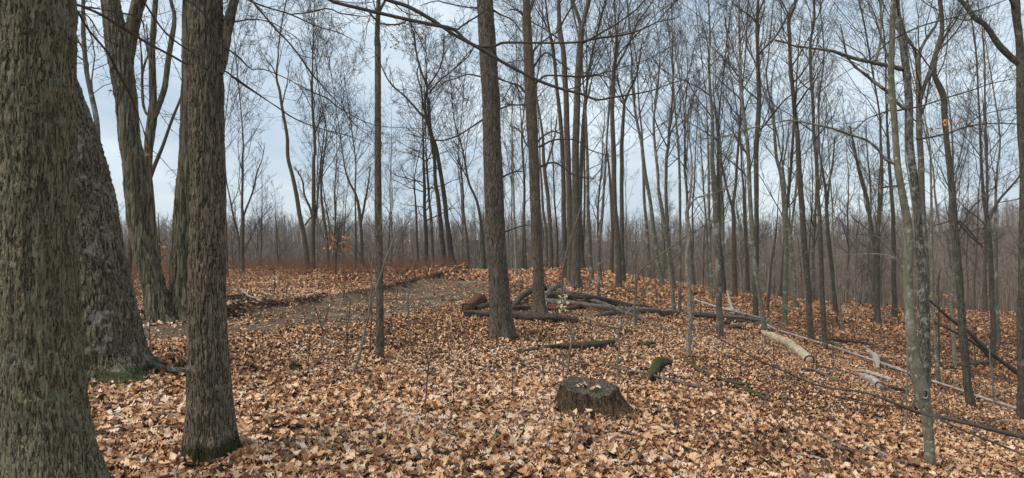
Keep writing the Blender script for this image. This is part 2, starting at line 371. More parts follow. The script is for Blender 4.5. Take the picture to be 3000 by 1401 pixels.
# ------------------------------------------------------------------ leaf litter
def leaves(name, x, y, size, kind, mat, lift=.012, tilt=.38, z=None, rs=11):
    r = np.random.default_rng(rs); n = len(x)
    if kind == 2:      # lobed oak leaf, outline plus midrib
        sid = [(0, .05), (.10, .16), (.20, .30), (.27, .13), (.42, .40), (.50, .15), (.66, .36), (.74, .13), (.88, .20), (1, 0)]
        up = np.array(sid); lo = up[1:-1]*[1, -1]
        T2 = np.vstack([up, lo]); mid = np.array([(t, 0) for t in (.2, .5, .8)]); nU = len(up)
        T2 = np.vstack([T2, mid]); nv = len(T2)
        lo_i = [0]+list(range(nU, nU+len(lo)))+[nU-1]; up_i = list(range(nU)); m0 = nU+len(lo)
        def fan(ix):
            f = []
            ms = [m0 if T2[a][0]+T2[b][0] < .7 else (m0+1 if T2[a][0]+T2[b][0] < 1.3 else m0+2) for a, b in zip(ix[:-1], ix[1:])]
            for (a, b), mm in zip(zip(ix[:-1], ix[1:]), ms): f.append((mm, a, b))
            for q in range(len(ms)-1):
                if ms[q] != ms[q+1]: f.append((ms[q], ix[q+1], ms[q+1]))
            return f
        F = np.array(fan(lo_i)+[(a, c, b) for a, b, c in fan(up_i)])
    elif kind == 1:
        T2 = np.array([(0, 0), (.25, .22), (.45, .10), (.65, .30), (1, 0), (.65, -.28), (.45, -.12), (.25, -.24), (.5, 0)]); nv = 9
        F = np.array([(8, i, (i+1) % 8) for i in range(8)])
    else:
        T2 = np.array([(0, 0), (.4, .32), (1, 0), (.45, -.3)]); nv = 4; F = np.array([(0, 3, 2), (0, 2, 1)])
    px, py = T2[:, 0]-.5, T2[:, 1]
    s = size*np.clip(np.exp(r.normal(-.08, .33, n)), .35, 1.6); wd = r.uniform(.8, 1.35, n)
    cu = r.normal(.1, .9, n); cw = r.uniform(-1.2, 2.0, n); tw = r.normal(0, .8, n)
    lx = px[None]*np.ones((n, 1)); ly = py[None]*wd[:, None]
    lz = cu[:, None]*(px[None]**2)*1.3+cw[:, None]*(py[None]**2)*1.5+tw[:, None]*px[None]*py[None]*1.6
    lz = lz+r.normal(0, .03, lz.shape)
    Lp = np.stack([lx, ly, lz], -1)*s[:, None, None]
    az = r.uniform(0, 2*np.pi, n); tl = np.abs(r.normal(0, tilt, n)); ta = r.uniform(0, 2*np.pi, n)
    ca, sa = np.cos(az)[:, None], np.sin(az)[:, None]
    X = Lp[..., 0]*ca-Lp[..., 1]*sa; Y = Lp[..., 0]*sa+Lp[..., 1]*ca; Z = Lp[..., 2]
    kx, ky = np.cos(ta)[:, None], np.sin(ta)[:, None]; ct, st = np.cos(tl)[:, None], np.sin(tl)[:, None]
    kd = (kx*X+ky*Y)*(1-ct)
    X2 = X*ct+ky*Z*st+kx*kd; Y2 = Y*ct-kx*Z*st+ky*kd; Z2 = Z*ct+(kx*Y-ky*X)*st
    if z is None: z = hgt(x, y)+lift+np.abs(r.normal(0, .022, n))+tl*s*.22
    V = np.stack([X2+x[:, None], Y2+y[:, None], Z2+z[:, None]], -1).reshape(-1, 3)
    Fa = (F[None]+(np.arange(n)*nv)[:, None, None]).reshape(-1, 3)
    # colour drifts in patches
    pr = np.clip(r.beta(1.25, 1.15, n)+.20*fbm(x*.5, y*.5, 2.2, 3)+.16*vn(x*2.3, y*2.3, 6.6)-.06-.10*sstep(1.5, 6, x-.12*y)+.03*sstep(8, 5, y), 0, .999)
    return V, Fa, np.repeat(pr, nv)
def scatter(n, y0, y1, kind, size, seed, wedge=.83, marg=1.6):
    r = np.random.default_rng(seed)
    yy = np.sqrt(r.uniform((y0+1)**2, (y1+1)**2, n))-1; xx = r.uniform(-1, 1, n)*(wedge*yy+marg)
    d = dpath(xx, yy)+.3*vn(xx*1.1, yy*1.1, 5)
    fs = xx < np.interp(yy, PATH[:, 1], PATH[:, 0])
    keep = r.random(n) < np.where(d < 1.50, .08+.12*sstep(14, 28, yy)+.25*(vn(xx*.9, yy*.9, 3) > .3), np.where(fs & (d < 1.95), .22, np.where(d < 1.75, .6, 1.0)))
    # thin places where dark mould shows
    thin = fbm(xx*.55, yy*.55, 7.7, 3)
    keep &= r.random(n) < np.where(thin < -.55, .45, 1)
    return xx[keep], yy[keep], size
M['leafmid'] = leafmat('damper_oak_leaf', .84, (1.0, .80, .645))
LV, LF, LR = [], [], []; off = 0
for (n, y0, y1, kind, size, seed, tl) in ((70000, 1.2, 8.5, 2, .071, 21, .20), (150000, 8.3, 17, 1, .064, 22, .20), (180000, 16.5, 32, 0, .074, 23, .26), (45000, 31, 44, 0, .12, 24, .4)):
    x, y, s = scatter(n, y0, y1, kind, size, seed)
    V, F, rr = leaves('l', x, y, s, kind, None, tilt=tl, rs=seed)
    if y0 > 15:
        tag(mk('slope_leaves', V, [F], M['leafmid'], smooth=False, cols={'rnd': rr}), kind='stuff'); continue
    LV.append(V); LF.append(F+off); LR.append(rr); off += len(V)
tag(mk('leaf_litter', np.concatenate(LV), [np.concatenate(LF)], M['leaf'], smooth=False, cols={'rnd': np.concatenate(LR)}), kind='stuff')

# ------------------------------------------------------------------ trees
def world_pts(pts, y, dy=None):
    """rows (u, v, width[, depth offset]) -> rows x, y, z, radius"""
    o = []
    for p in pts:
        yy = y+(p[3] if len(p) > 3 else 0)
        o.append((*P3(p[0], p[1], yy), p[2]/FX*yy/2/math.sqrt(1+((p[0]-CX)/FX)**2)))
    return np.array(o)
def trunk_mesh(W, name, mat, root, near=0, k=None, n=None, amp=.0, lobes=0, seed=0, plate=26.):
    Lz = np.linalg.norm(np.diff(W[:, :3], axis=0), axis=1).sum()
    if near: n = n or int(Lz/.014); k = k or 150
    else: n = n or max(10, int(Lz/.16)); k = k or 12
    S = spline(W, n); P = S[:, :3].copy(); Rr = np.maximum(S[:, 3], .002)
    # small wander
    if not near:
        zz = P[:, 2]; P[:, 0] += Rr*.22*vn(zz*1.1, seed*3.1, 0); P[:, 1] += Rr*.3*vn(zz*1.1, seed*3.1, 7)
    th = np.arange(k)*2*np.pi/k
    X, Y = np.cos(th)[None]*Rr[:, None], np.sin(th)[None]*Rr[:, None]; Z = (P[:, 2]-P[0, 2])[:, None]
    prof = 1+.05*vn(X*5+seed, Y*5, Z*1.4)+.03*vn(X*9, Y*9+seed, Z*4)
    if lobes:
        fl = np.exp(-np.clip(Z, 0, 9)/.26)
        prof = prof+fl*.28*np.clip(np.sin(th[None]*lobes+seed+1.2*vn(th[None]*1.3, 0, seed)), -.5, 1)
    if amp:
        rg = 1-np.abs(vn((X+.02*vn(X*6, Y*6, Z*3))*plate+seed*7, Y*plate, Z*plate*.2))*1.7
        rg2 = 1-np.abs(vn(X*plate*1.9, Y*plate*1.9+seed, Z*plate*.45))*1.5
        f3 = vn(X*plate*4, Y*plate*4, Z*plate*2.2)
        prof = prof+(amp*(rg*.7+rg2*.35+f3*.3))/np.maximum(Rr[:, None], .03)
    V, Q = tubes(P[None], Rr[None], k, prof[None])
    return mk(name, V, [Q], mat, root), P, Rr
def crown_from(paths, root, mat, rmin, lv, seed, trop=.05, wand=.16, lf=.30, top=.30, tm=.98, n1=16, a=(.45, 1.05), name='crown', k1=4, flat=0, lf2=.58):
    r = np.random.default_rng(seed); mb = MB()
    for (P, Rr) in paths:
        P = P[None]; Rr = Rr[None]
        # resample to moderate count
        idx = np.linspace(0, P.shape[1]-1, min(P.shape[1], 60)).round().astype(int)
        P, Rr = P[:, idx], Rr[:, idx]
        nn = [n1]+list(lv)
        C, Q = spawn(P, Rr, nn[0], top, tm, a[0], a[1], lf, .48, 9, trop, wand, rmin*1.6, .4, flat, r)
        mb.add(*tubes(C, Q, k1))
        for d, n in enumerate(lv):
            S = (7, 5, 4, 3)[d]
            C, Q = spawn(C, Q, n, .12, .98, .4, 1.0, lf2, .55, S, trop*.8, wand*1.1, rmin*(1.25 if d == 0 else 1), .12, flat*.5, r)
            mb.add(*tubes(C, Q, 3))
    return mb.mk(name, mat, root)
SEED = [100]
def extend(W, H, seed):
    """carry the stem on above its last traced point to height H over its foot"""
    r = np.random.default_rng(seed); top = W[-1]; need = W[0][2]+H-top[2]
    if need < .6: return W
    n = max(2, int(need/1.8)); d = W[-1][:3]-W[-2][:3]; d = d/np.linalg.norm(d); d = d*.5+np.array([0, 0, .5])
    out = [W]; p = top.copy()
    for k in range(n):
        d = d/np.linalg.norm(d)+r.normal(0, .09, 3); d[2] = abs(d[2])
        p = p.copy(); p[:3] += d/np.linalg.norm(d)*need/n; p[3] = top[3]*(1-.9*(k+1)/n)+.004
        out.append(p[None])
    return np.concatenate(out)
def tree(label, pts, mat='grey', y=None, limbs=(), near=0, H=None, n1=14, lv=(5, 4, 2), top=.40, lf=.33, twig='twig', amp=0, lobes=0, trop=.065, wand=.13, limbtwigs=0,
         name='bare_tree', cat='tree', group=None, a=(.4, 1.0), limbcrown=1, plate=26., k=None, flat=0, lf2=.58, n=None, rm=1.0):
    SEED[0] += 1; sd = SEED[0]
    if y is None: y = gy(pts[0][0], pts[0][1]-3)
    W = world_pts(pts, y)
    g = float(hgt(W[0, 0], y)); W[0, 2] = g-.06; base = np.array([W[0, 0], y, g])
    H = H if H is not None else float(np.clip(W[0, 3]*2*45+6, 9, 19))
    W = extend(W, H, sd)
    root = thing(name, base, label, cat, group)
    _, P, Rr = trunk_mesh(W, 'trunk', M[mat], root, near, amp=amp, lobes=lobes, seed=sd % 97, plate=plate, k=k, n=n)
    rmin = max(.002, y*.000165)*rm
    paths = [(P, Rr)]; LIMBS = []
    for lb in limbs:
        lp = list(lb)
        Wl = world_pts(lp, y)
        if lp[-1][1] < 30: Wl = extend(Wl, max(2, H*.85-(Wl[0, 2]-base[2])+(Wl[0, 2]-base[2])), sd+9) if (Wl[-1, 3] > .012 and lp[-1][1] < -20) else Wl
        _, p2, r2 = trunk_mesh(Wl, 'limb', M['twig' if near and lp[0][2] < 15 and lp[0][2] < pts[0][2]*.2 else mat], root, 0, k=(28 if near else 8), seed=sd % 31, amp=(amp*.6 if near else 0), plate=plate, n=(max(12, int(np.linalg.norm(np.diff(Wl[:, :3], axis=0), axis=1).sum()/.05)) if near else None))
        LIMBS.append((p2, r2))
        if limbcrown: paths.append((p2, r2))
    if limbtwigs:
        lr = np.random.default_rng(sd+70); mb = MB()
        for p2, r2 in LIMBS:
            ii = np.linspace(0, len(p2)-1, 24).astype(int); C, Q = spawn(p2[None, ii], r2[None, ii], limbtwigs, .2, .98, .5, 1.1, .16, .4, 8, -.02, .20, .0022, .25, .5, lr); mb.add(*tubes(C, Q, 4))
            C, Q = spawn(C, Q, 4, .2, .98, .5, 1.0, .5, .6, 6, .0, .22, .0018, .1, .3, lr); mb.add(*tubes(C, Q, 3))
            C, Q = spawn(C, Q, 2, .3, .98, .5, 1.0, .55, .7, 4, .0, .2, .0016, .06, .2, lr); mb.add(*tubes(C, Q, 3))
        mb.mk('twigs', M['twig'], root)
    if n1:
        mbp = [paths[0]]+[p for p in paths[1:]]
        cr = crown_from(mbp[:1], root, M[twig], rmin, lv, sd, trop, wand, lf, top, .985, n1, a, flat=flat, lf2=lf2)
        if len(mbp) > 1:
            o2 = crown_from(mbp[1:], root, M[twig], rmin, lv[:2], sd+500, trop, wand, .42, .25, .985, max(4, n1//4), a, flat=flat, lf2=lf2)
            join_into(cr, o2)
    return root, P, Rr, y
def join_into(a, b):
    """append mesh b's geometry to mesh a (same parent, same material)"""
    def rd(o):
        me = o.data; v = np.empty(len(me.vertices)*3, np.float32); me.vertices.foreach_get('co', v)
        li = np.empty(len(me.loops), np.int32); me.loops.foreach_get('vertex_index', li); return v.reshape(-1, 3), li
    va, la = rd(a); vb, lb = rd(b); par = a.parent; nm_ = a.name; mat = a.data.materials[0]
    V = np.concatenate([va, vb]); Q = np.concatenate([la.reshape(-1, 4), lb.reshape(-1, 4)+len(va)])
    l = np.array(par['_l'])
    for o in (a, b):
        me = o.data; bpy.data.objects.remove(o); bpy.data.meshes.remove(me)
    return mk('crown', V+l, [Q], mat, par)
# ---- the big trunks close by
NOL = dict(lv=(3, 3), n1=10, top=.72)
T1 = tree('massive lichen-spotted oak trunk nearest the camera, cut off by the photo edge', [(168, 1490, 360), (160, 1440, 322), (154, 1401, 296), (142, 1300, 266), (131, 1200, 250), (124, 1100, 244), (114, 934, 236), (108, 800, 233), (105, 620, 233), (103, 467, 232), (100, 250, 234), (98, 0, 234), (95, -250, 222)],
          'oak', y=4.0, near=1, H=17, amp=.020, lobes=0, k=230, plate=24, lf=.25, limbs=(
          [(200, 8, 9, .1), (230, 15, 8, .2), (300, 45, 7.5, .7), (370, 88, 7, 1.1), (430, 125, 6.5, 1.5), (500, 162, 6, 1.9), (560, 192, 5.5, 2.2), (655, 207, 4.5, 2.6), (700, 240, 4, 2.8), (810, 312, 3.6, 3.2), (872, 352, 3, 3.4), (950, 380, 2.5, 3.6), (1020, 398, 2, 3.8), (1090, 425, 1.2, 4.0)],
          [(200, 10, 7, .1), (222, 16, 6, .2), (300, 28, 4, .8), (400, 48, 3.5, 1.2), (420, 72, 3, 1.3), (430, 150, 2.2, 1.5)],
          [(200, 20, 9, .1), (225, 32, 8, .2), (262, 90, 7.5, .5), (318, 158, 7, .9), (345, 212, 7, 1.1), (380, 275, 5.5, 1.4), (410, 352, 4, 1.7), (440, 430, 3, 1.9), (470, 462, 2.2, 2.1), (540, 540, 1.2, 2.4)],
          [(225, 30, 5, .2), (262, 52, 4, .5), (300, 110, 3.4, .8), (360, 138, 3, 1.0), (372, 148, 2, 1.1)],
          [(345, 212, 3, 1.1), (388, 240, 2.4, 1.5), (432, 290, 2, 1.8), (470, 335, 1.4, 2.0), (505, 385, 1, 2.2)],
          [(100, -260, 14, -.1), (250, -140, 10, 0), (420, -55, 7, .1), (578, 20, 5.5, .2), (640, 118, 5, .3), (700, 168, 5, .35), (735, 202, 4.5, .4), (772, 203, 4, .5), (834, 228, 3.6, .6), (919, 272, 3.2, .7), (958, 288, 3, .8), (1000, 320, 2.2, .9), (1097, 366, 1.6, 1), (1248, 378, 1, 1.1)],
          [(250, -150, 8, 0), (400, -20, 5, .3), (500, 110, 4.5, .7), (655, 206, 4, 1.0), (720, 250, 3.5, 1.2), (810, 313, 3, 1.5), (872, 352, 2.5, 1.7), (1000, 398, 1.6, 2)],
          ), limbcrown=0, limbtwigs=9, **NOL)
T2 = tree('broad dark-furrowed oak with flaring roots, half hidden behind the nearest trunk', [(298, 1140, 373), (294, 1090, 316), (287, 1040, 289), (276, 940, 266), (251, 800, 255), (230, 650, 233), (194, 467, 215), (141, 290, 201), (86, 100, 192), (56, -60, 186)],
          'oakdark', y=7.5, near=1, H=19, amp=.026, lobes=4, k=220, plate=20, **NOL)
T5 = tree('straight furrowed trunk with moss at its foot standing alone before the forked pair', [(620, 1362, 190), (618, 1335, 168), (615, 1290, 152), (613, 1230, 140), (612, 1160, 132), (610, 1080, 122), (608, 934, 110), (609, 700, 100), (607, 467, 97), (605, 233, 95), (606, 0, 90), (604, -150, 86), (602, -420, 78), (600, -560, 70)],
          'front', y=4.95, near=1, H=16, amp=.011, lobes=5, k=200, plate=30, limbs=(
          [(646, 215, 20), (655, 150, 29), (664, 90, 28), (674, 45, 26), (687, 0, 22), (708, -90, 17), (730, -250, 12)],
          [(604, -380, 12), (700, -230, 10), (830, -80, 9.5), (966, 0, 9.5), (1000, 12, 9.5), (1078, 31, 9.5), (1155, 49, 9), (1233, 66, 9), (1310, 81, 9), (1336, 90, 8.5), (1352, 108, 8), (1380, 128, 8), (1407, 138, 7), (1446, 136, 7), (1466, 127, 7), (1500, 125, 6.5), (1578, 126, 6), (1655, 126, 6), (1702, 123, 5.5), (1740, 114, 5.5), (1810, 105, 5), (1849, 97, 4.5), (1888, 83, 4), (1927, 64, 3.5), (1973, 56, 2.6), (2000, 41, 1.5)],
          [(603, -540, 14), (780, -300, 12), (960, -120, 11), (1080, -30, 10.5), (1136, 0, 10.5), (1194, 19, 10), (1264, 58, 9.5), (1310, 89, 9), (1349, 113, 9), (1388, 134, 9), (1427, 155, 9), (1466, 179, 8.5), (1500, 198, 8.5), (1578, 237, 8), (1655, 264, 7), (1702, 275, 6.5), (1748, 293, 5.5), (1787, 287, 5), (1838, 279, 4.2), (1907, 266, 3.4), (1980, 240, 2.4), (2040, 225, 1.4)],
          [(1336, 91, 5), (1344, 84, 5), (1365, 68, 4), (1411, 39, 3.5), (1440, 10, 2.5)],
          [(1927, 64, 3), (1950, 35, 2.6), (1975, 10, 2), (1990, -10, 1.5)],
          [(1078, 31, 5), (1100, 58, 4.5), (1120, 70, 4.2), (1165, 72, 4), (1190, 62, 3.5)],
          [(1388, 138, 3.5), (1372, 165, 3), (1345, 190, 2.6), (1318, 212, 2.3), (1283, 240, 2), (1254, 262, 1.6), (1238, 300, 1)],
          [(604, -260, 8), (680, -80, 6.5), (737, 0, 6), (772, 43, 5.5), (803, 81, 5.2), (849, 128, 5), (880, 168, 4.8), (911, 213, 4.5), (962, 272, 3.5), (1000, 311, 2.6), (1039, 365, 2), (1078, 396, 1.5), (1100, 425, 1)],
          [(660, -120, 6), (700, -20, 5), (772, 18, 4.5), (850, 42, 4), (930, 78, 3.4), (990, 95, 2.4), (1050, 125, 1.2)],
          [(850, 42, 3), (900, 38, 3.6), (960, 25, 3.6), (1000, 40, 3), (1078, 50, 2)],
          [(676, 68, 4.5), (700, 62, 4), (750, 57, 3.4), (800, 68, 2.6), (840, 92, 2.2), (870, 110, 1.4)],
          [(1655, 264, 3.4), (1700, 250, 3), (1740, 200, 2.4), (1790, 120, 2), (1812, 92, 1.6)],
          [(1578, 240, 3), (1600, 222, 3.2), (1650, 222, 3.2), (1700, 224, 3), (1760, 216, 2.7), (1830, 196, 2.3), (1900, 172, 1.8), (1960, 140, 1.2)],
          ), limbcrown=0, limbtwigs=10, lv=(3, 3), n1=8, top=.8)
T7 = tree('tall straight grey-furrowed trunk rising by the cut end of the log pile', [(1471, 1000, 86), (1470, 975, 76), (1468, 930, 65), (1464, 870, 60), (1460, 800, 56), (1452, 700, 54), (1443, 467, 52), (1438, 300, 49), (1429, 150, 46), (1421, 0, 44), (1415, -160, 42)],
          'centre', near=1, H=19, amp=.012, lobes=5, k=120, plate=34, n=520, limbs=(
          [(1402, 24, 7), (1385, 23, 4), (1360, 20, 3.5), (1310, 10, 3), (1278, 3, 2.5), (1230, 17, 1.8)],
          [(1414, 226, 5), (1400, 223, 4), (1370, 218, 3.6), (1330, 232, 3.2), (1300, 242, 3), (1283, 262, 2.5), (1255, 276, 2)],
          [(1415, 350, 6), (1400, 360, 4.4), (1370, 380, 4), (1340, 398, 4), (1305, 410, 3.6), (1280, 411, 3.4), (1240, 404, 3), (1190, 390, 2)],
          [(1445, 30, 6), (1470, 45, 4), (1500, 58, 3.5), (1530, 95, 2.4)],
          [(1460, 230, 5), (1480, 238, 4), (1510, 250, 3.5), (1535, 290, 2)],
          [(1462, 320, 5), (1480, 313, 4), (1500, 308, 3.6), (1530, 308, 3)],
          [(1472, 519, 5), (1490, 510, 4), (1510, 503, 3.6), (1535, 503, 2.6)],
          [(1478, 680, 5), (1500, 672, 3.6), (1530, 662, 2.8), (1552, 660, 2)]), lv=(3, 3), n1=12, top=.7)
T8 = tree('straight brown trunk with pale flared foot standing in the middle of the log pile', [(1579, 932, 60), (1579, 912, 46), (1578, 880, 37), (1577, 800, 33), (1572, 700, 31), (1564, 467, 30), (1555, 300, 31), (1548, 150, 28), (1544, 60, 24), (1542, 0, 20), (1540, -120, 18)],
          'brown', near=1, H=17, amp=.006, lobes=6, k=80, plate=40, n=380, limbs=(
          [(1546, 45, 12), (1556, 20, 9), (1562, 0, 8), (1575, -60, 6)], [(1535, 45, 8), (1520, 33, 5), (1505, 28, 4), (1490, 30, 3)],
          [(1562, 250, 7), (1580, 235, 5), (1595, 223, 4.5), (1640, 222, 4.2), (1700, 226, 4), (1760, 222, 3), (1810, 238, 2)],
          [(1560, 155, 7), (1580, 130, 4.5), (1605, 112, 4), (1640, 85, 3), (1660, 40, 2)], [(1562, 200, 6), (1585, 165, 5), (1605, 155, 4.5), (1630, 175, 4), (1670, 205, 3)],
          [(1578, 432, 7), (1600, 420, 5), (1625, 410, 4.5), (1660, 408, 4), (1690, 412, 4), (1730, 440, 3), (1790, 458, 2)],
          [(1574, 418, 6), (1590, 400, 4.5), (1620, 385, 4), (1650, 395, 3.5)], [(1555, 436, 6), (1540, 420, 4), (1528, 390, 3.5), (1505, 370, 2.5)],
          [(1538, 272, 6), (1520, 252, 4.5), (1500, 248, 3.5), (1470, 300, 2)], [(1583, 490, 6), (1600, 480, 5), (1625, 477, 5), (1650, 490, 4.6), (1680, 512, 4), (1720, 522, 3), (1745, 523, 1.5)],
          [(1537, 307, 5), (1515, 308, 4), (1480, 305, 3)]), lv=(4, 4, 3), n1=22, top=.5, lf=.12, twig='twig')
# ---- shaggy forked pair
T3 = tree('leaning shaggy-barked trunk splitting into two stems above, with peeling strips', [(470, 945, 88), (465, 915, 78), (456, 870, 73), (440, 800, 67), (421, 720, 63), (404, 650, 61), (397, 560, 62), (390, 467, 62), (378, 400, 60), (370, 300, 60), (358, 200, 68), (350, 145, 72), (334, 70, 60), (323, 0, 54), (312, -120, 50)],
          'shag', near=1, amp=.022, lobes=4, k=110, plate=14, n=480, H=19, limbs=([(370, 170, 40), (383, 100, 41), (398, 35, 39), (410, 0, 38), (432, -90, 34)],), **NOL)
T3b = tree('twin-stemmed grey tree behind the leaning shaggy trunk, forking halfway up', [(462, 880, 36), (450, 760, 32), (437, 600, 30), (432, 467, 28), (446, 349, 30), (448, 300, 24), (446, 233, 21), (446, 155, 19), (452, 78, 17), (458, 0, 16), (462, -80, 13)],
           'shag', y=16, H=18, k=20, limbs=([(452, 345, 20), (468, 305, 19), (484, 252, 18), (493, 175, 17), (503, 116, 15), (512, 50, 12), (500, 0, 10), (495, -60, 8)], [(441, 345, 8), (430, 335, 8), (419, 300, 8), (416, 200, 7), (414, 150, 5), (408, 100, 3)], [(416, 230, 6), (425, 180, 5), (434, 165, 5), (430, 70, 3)]), lv=(4, 4, 3), n1=12)
tree('small leaning tree passing behind the shaggy trunk', [(368, 850, 26), (378, 760, 20), (392, 660, 18), (430, 545, 15), (450, 490, 13), (480, 420, 11), (505, 350, 9), (530, 285, 7), (555, 200, 5)], 'brown', y=17.5, H=13, n1=10)
tree('thin crooked grey stem seen in the gap beside the nearest trunk', [(300, 830, 22), (292, 640, 20), (288, 467, 19), (287, 427, 18), (283, 350, 18), (268, 272, 16), (254, 213, 15), (248, 155, 15), (244, 78, 14), (245, 0, 12), (246, -70, 10)], 'grey', y=18, H=16, n1=18, top=.3)
T4 = tree('thick shaggy grey trunk directly behind the straight furrowed one', [(545, 935, 98), (538, 880, 82), (535, 800, 74), (539, 700, 68), (548, 550, 62), (556, 467, 60), (562, 250, 58), (566, 0, 56), (568, -120, 54)],
          'shag', near=1, amp=.020, lobes=4, k=110, plate=14, n=440, H=19, **NOL)
T6 = tree('slender straight brown sapling trunk with a small dark burl at mid height', [(1111, 1068, 30), (1112, 1040, 26), (1113, 990, 24), (1113, 934, 22), (1112, 750, 19), (1111, 700, 20), (1110, 690, 24), (1109, 680, 20), (1108, 600, 20), (1107, 467, 19), (1107, 300, 18), (1107, 150, 18), (1106, 130, 20), (1105, 110, 16), (1107, 50, 14), (1109, 0, 12), (1112, -100, 11)],
          'brown', near=1, amp=.0035, k=60, n=420, plate=50, H=10, limbs=([(1108, 40, 8), (1118, 20, 8), (1132, -10, 7), (1140, -60, 5)], [(1104, 45, 5), (1095, 10, 3.5), (1090, -20, 3)], [(1104, 38, 4), (1078, 30, 3), (1070, 0, 2)]), limbcrown=0, lv=(4, 4), n1=8, top=.75)
# ---- near centre-right
K = dict(k=16)
tree('mid-distance trunk that splits into a tall narrow Y against the sky', [(1689, 852, 46), (1689, 838, 36), (1688, 815, 29), (1687, 700, 23), (1687, 467, 20), (1691, 300, 18), (1694, 200, 18), (1702, 100, 16), (1704, 80, 14), (1708, 70, 11), (1716, 40, 12), (1726, 0, 12), (1735, -60, 10)], 'centre', k=40, n=200, amp=.008, lobes=5,
     limbs=([(1703, 88, 10), (1698, 60, 11), (1690, 35, 11), (1676, 0, 10), (1660, -60, 8)],), n1=12)
tree('straight trunk close against the Y-forked one, slightly thinner', [(1673, 850, 26), (1671, 750, 18), (1668, 600, 17), (1664, 467, 17), (1660, 350, 17), (1655, 250, 16), (1650, 150, 14), (1640, 80, 12), (1636, 0, 11), (1634, -80, 10)], 'brown', y=22.5, k=16, n1=22, top=.4)
tree('dark stem curving up beside the straight trunk next to the Y-forked one', [(1655, 830, 22), (1655, 790, 16), (1652, 650, 14), (1648, 467, 13), (1641, 350, 12), (1631, 250, 10), (1620, 150, 8), (1605, 60, 6), (1598, 0, 5)], 'dark', y=25, k=14, n1=22, top=.4)
tree('dark broad foot of a distant trunk standing just behind the Y-forked tree', [(1705, 797, 30), (1703, 760, 18), (1700, 690, 15), (1699, 600, 14), (1702, 480, 12), (1708, 380, 10), (1713, 300, 7)], 'dark', y=33, n1=14)
tree('slim grey tree with a faint bend between the Y-forked trunk and the lumpy sapling', [(1733, 828, 18), (1731, 780, 13), (1729, 739, 12), (1725, 661, 12), (1723, 583, 10), (1721, 467, 9), (1716, 350, 7), (1712, 280, 5)], 'grey', n1=22)
tree('lumpy thin sapling standing just before the fallen log crown', [(1750, 900, 11), (1752, 860, 9), (1755, 816, 9), (1756, 700, 9), (1764, 642, 8.5), (1768, 583, 8), (1771, 525, 7), (1775, 467, 6), (1780, 380, 5), (1786, 300, 3.5)], 'grey', H=9, n1=14, lv=(4, 3), lf=.25)
tree('upright trunk with flared foot alone on the leaf slope, crown forking high', [(1814, 850, 30), (1813, 838, 24), (1812, 815, 18), (1808, 700, 16), (1801, 600, 15), (1798, 467, 14), (1793, 349, 12), (1797, 272, 11), (1800, 200, 11), (1808, 140, 7), (1804, 80, 5), (1800, 0, 4)], 'centre', k=24, amp=.004, lobes=5, n=160,
     limbs=([(1800, 210, 7), (1815, 180, 7), (1832, 150, 6), (1850, 112, 6), (1865, 70, 5), (1888, 39, 4), (1915, 0, 3)],), n1=24, top=.35)
tree('dark slim tree forking into a V beside the flared trunk on the slope', [(1826, 812, 18), (1825, 760, 13), (1822, 700, 12), (1822, 583, 12), (1821, 467, 12), (1826, 349, 10), (1828, 303, 8), (1820, 275, 6), (1811, 240, 5), (1805, 190, 3)], 'dark', y=27, limbs=([(1828, 305, 8), (1840, 273, 7), (1861, 232, 6), (1872, 186, 5), (1880, 130, 3)],), n1=20)
tree('grey tree leaning back from the slope, wide mossy foot', [(1944, 842, 22), (1938, 815, 14), (1929, 777, 12), (1921, 719, 12), (1911, 642, 12), (1903, 583, 11), (1892, 525, 11), (1884, 467, 11), (1880, 427, 9), (1868, 369, 8), (1861, 330, 8), (1855, 272, 7), (1851, 213, 6), (1849, 150, 4)], 'green', n1=24, top=.35)
tree('slender tree next to the back-leaning one with the wide mossy foot', [(1903, 825, 17), (1902, 790, 13), (1900, 739, 11), (1894, 661, 10), (1888, 583, 9), (1885, 500, 8), (1880, 380, 6), (1872, 300, 4)], 'grey', n1=24, top=.35)
tree('thin leaning pole-like tree rooted on the near side of the fallen logs', [(1975, 916, 13), (1969, 836, 10), (1960, 758, 10), (1950, 684, 10), (1938, 614, 9.5), (1930, 564, 9), (1927, 506, 9), (1923, 467, 8.5), (1919, 427, 8), (1915, 349, 7), (1923, 291, 6), (1930, 213, 5), (1932, 140, 3)], 'green', H=11, n1=20, top=.4, lf=.18)
tree('straight thin pole beside the leaning one near the fallen logs', [(1991, 924, 12), (1992, 816, 9), (1992, 700, 8.5), (1991, 545, 8), (1989, 467, 7), (1983, 380, 6), (1976, 300, 4.5), (1972, 230, 3)], 'grey', H=11, n1=20, top=.4, lf=.18)
tree('plain grey tree with a slightly kinked stem behind the two thin poles', [(1973, 822, 15), (1970, 790, 11), (1962, 739, 11), (1956, 661, 11), (1952, 583, 10), (1952, 467, 9), (1958, 427, 9), (1960, 388, 8), (1966, 330, 7), (1971, 272, 6), (1972, 200, 5), (1970, 136, 3)], 'grey', y=28, n1=24, top=.3)
tree('pale birch-like sapling with a broken bent top and one long side branch', [(2012, 1060, 20), (2015, 1030, 16), (2018, 980, 15), (2020, 933, 15), (2018, 860, 13), (2012, 790, 12), (2012, 740, 11), (2020, 690, 10), (2018, 660, 10), (2008, 632, 9), (2020, 590, 7), (2025, 540, 5), (2027, 467, 4)], 'pale', H=5.5, k=20, amp=.003,
     limbs=([(2010, 632, 6), (2024, 598, 5), (2040, 580, 4.5), (2078, 570, 4), (2120, 556, 3), (2170, 530, 1.5)],), n1=10, top=.55, lf=.3, lv=(4, 4), twig='twigpale')
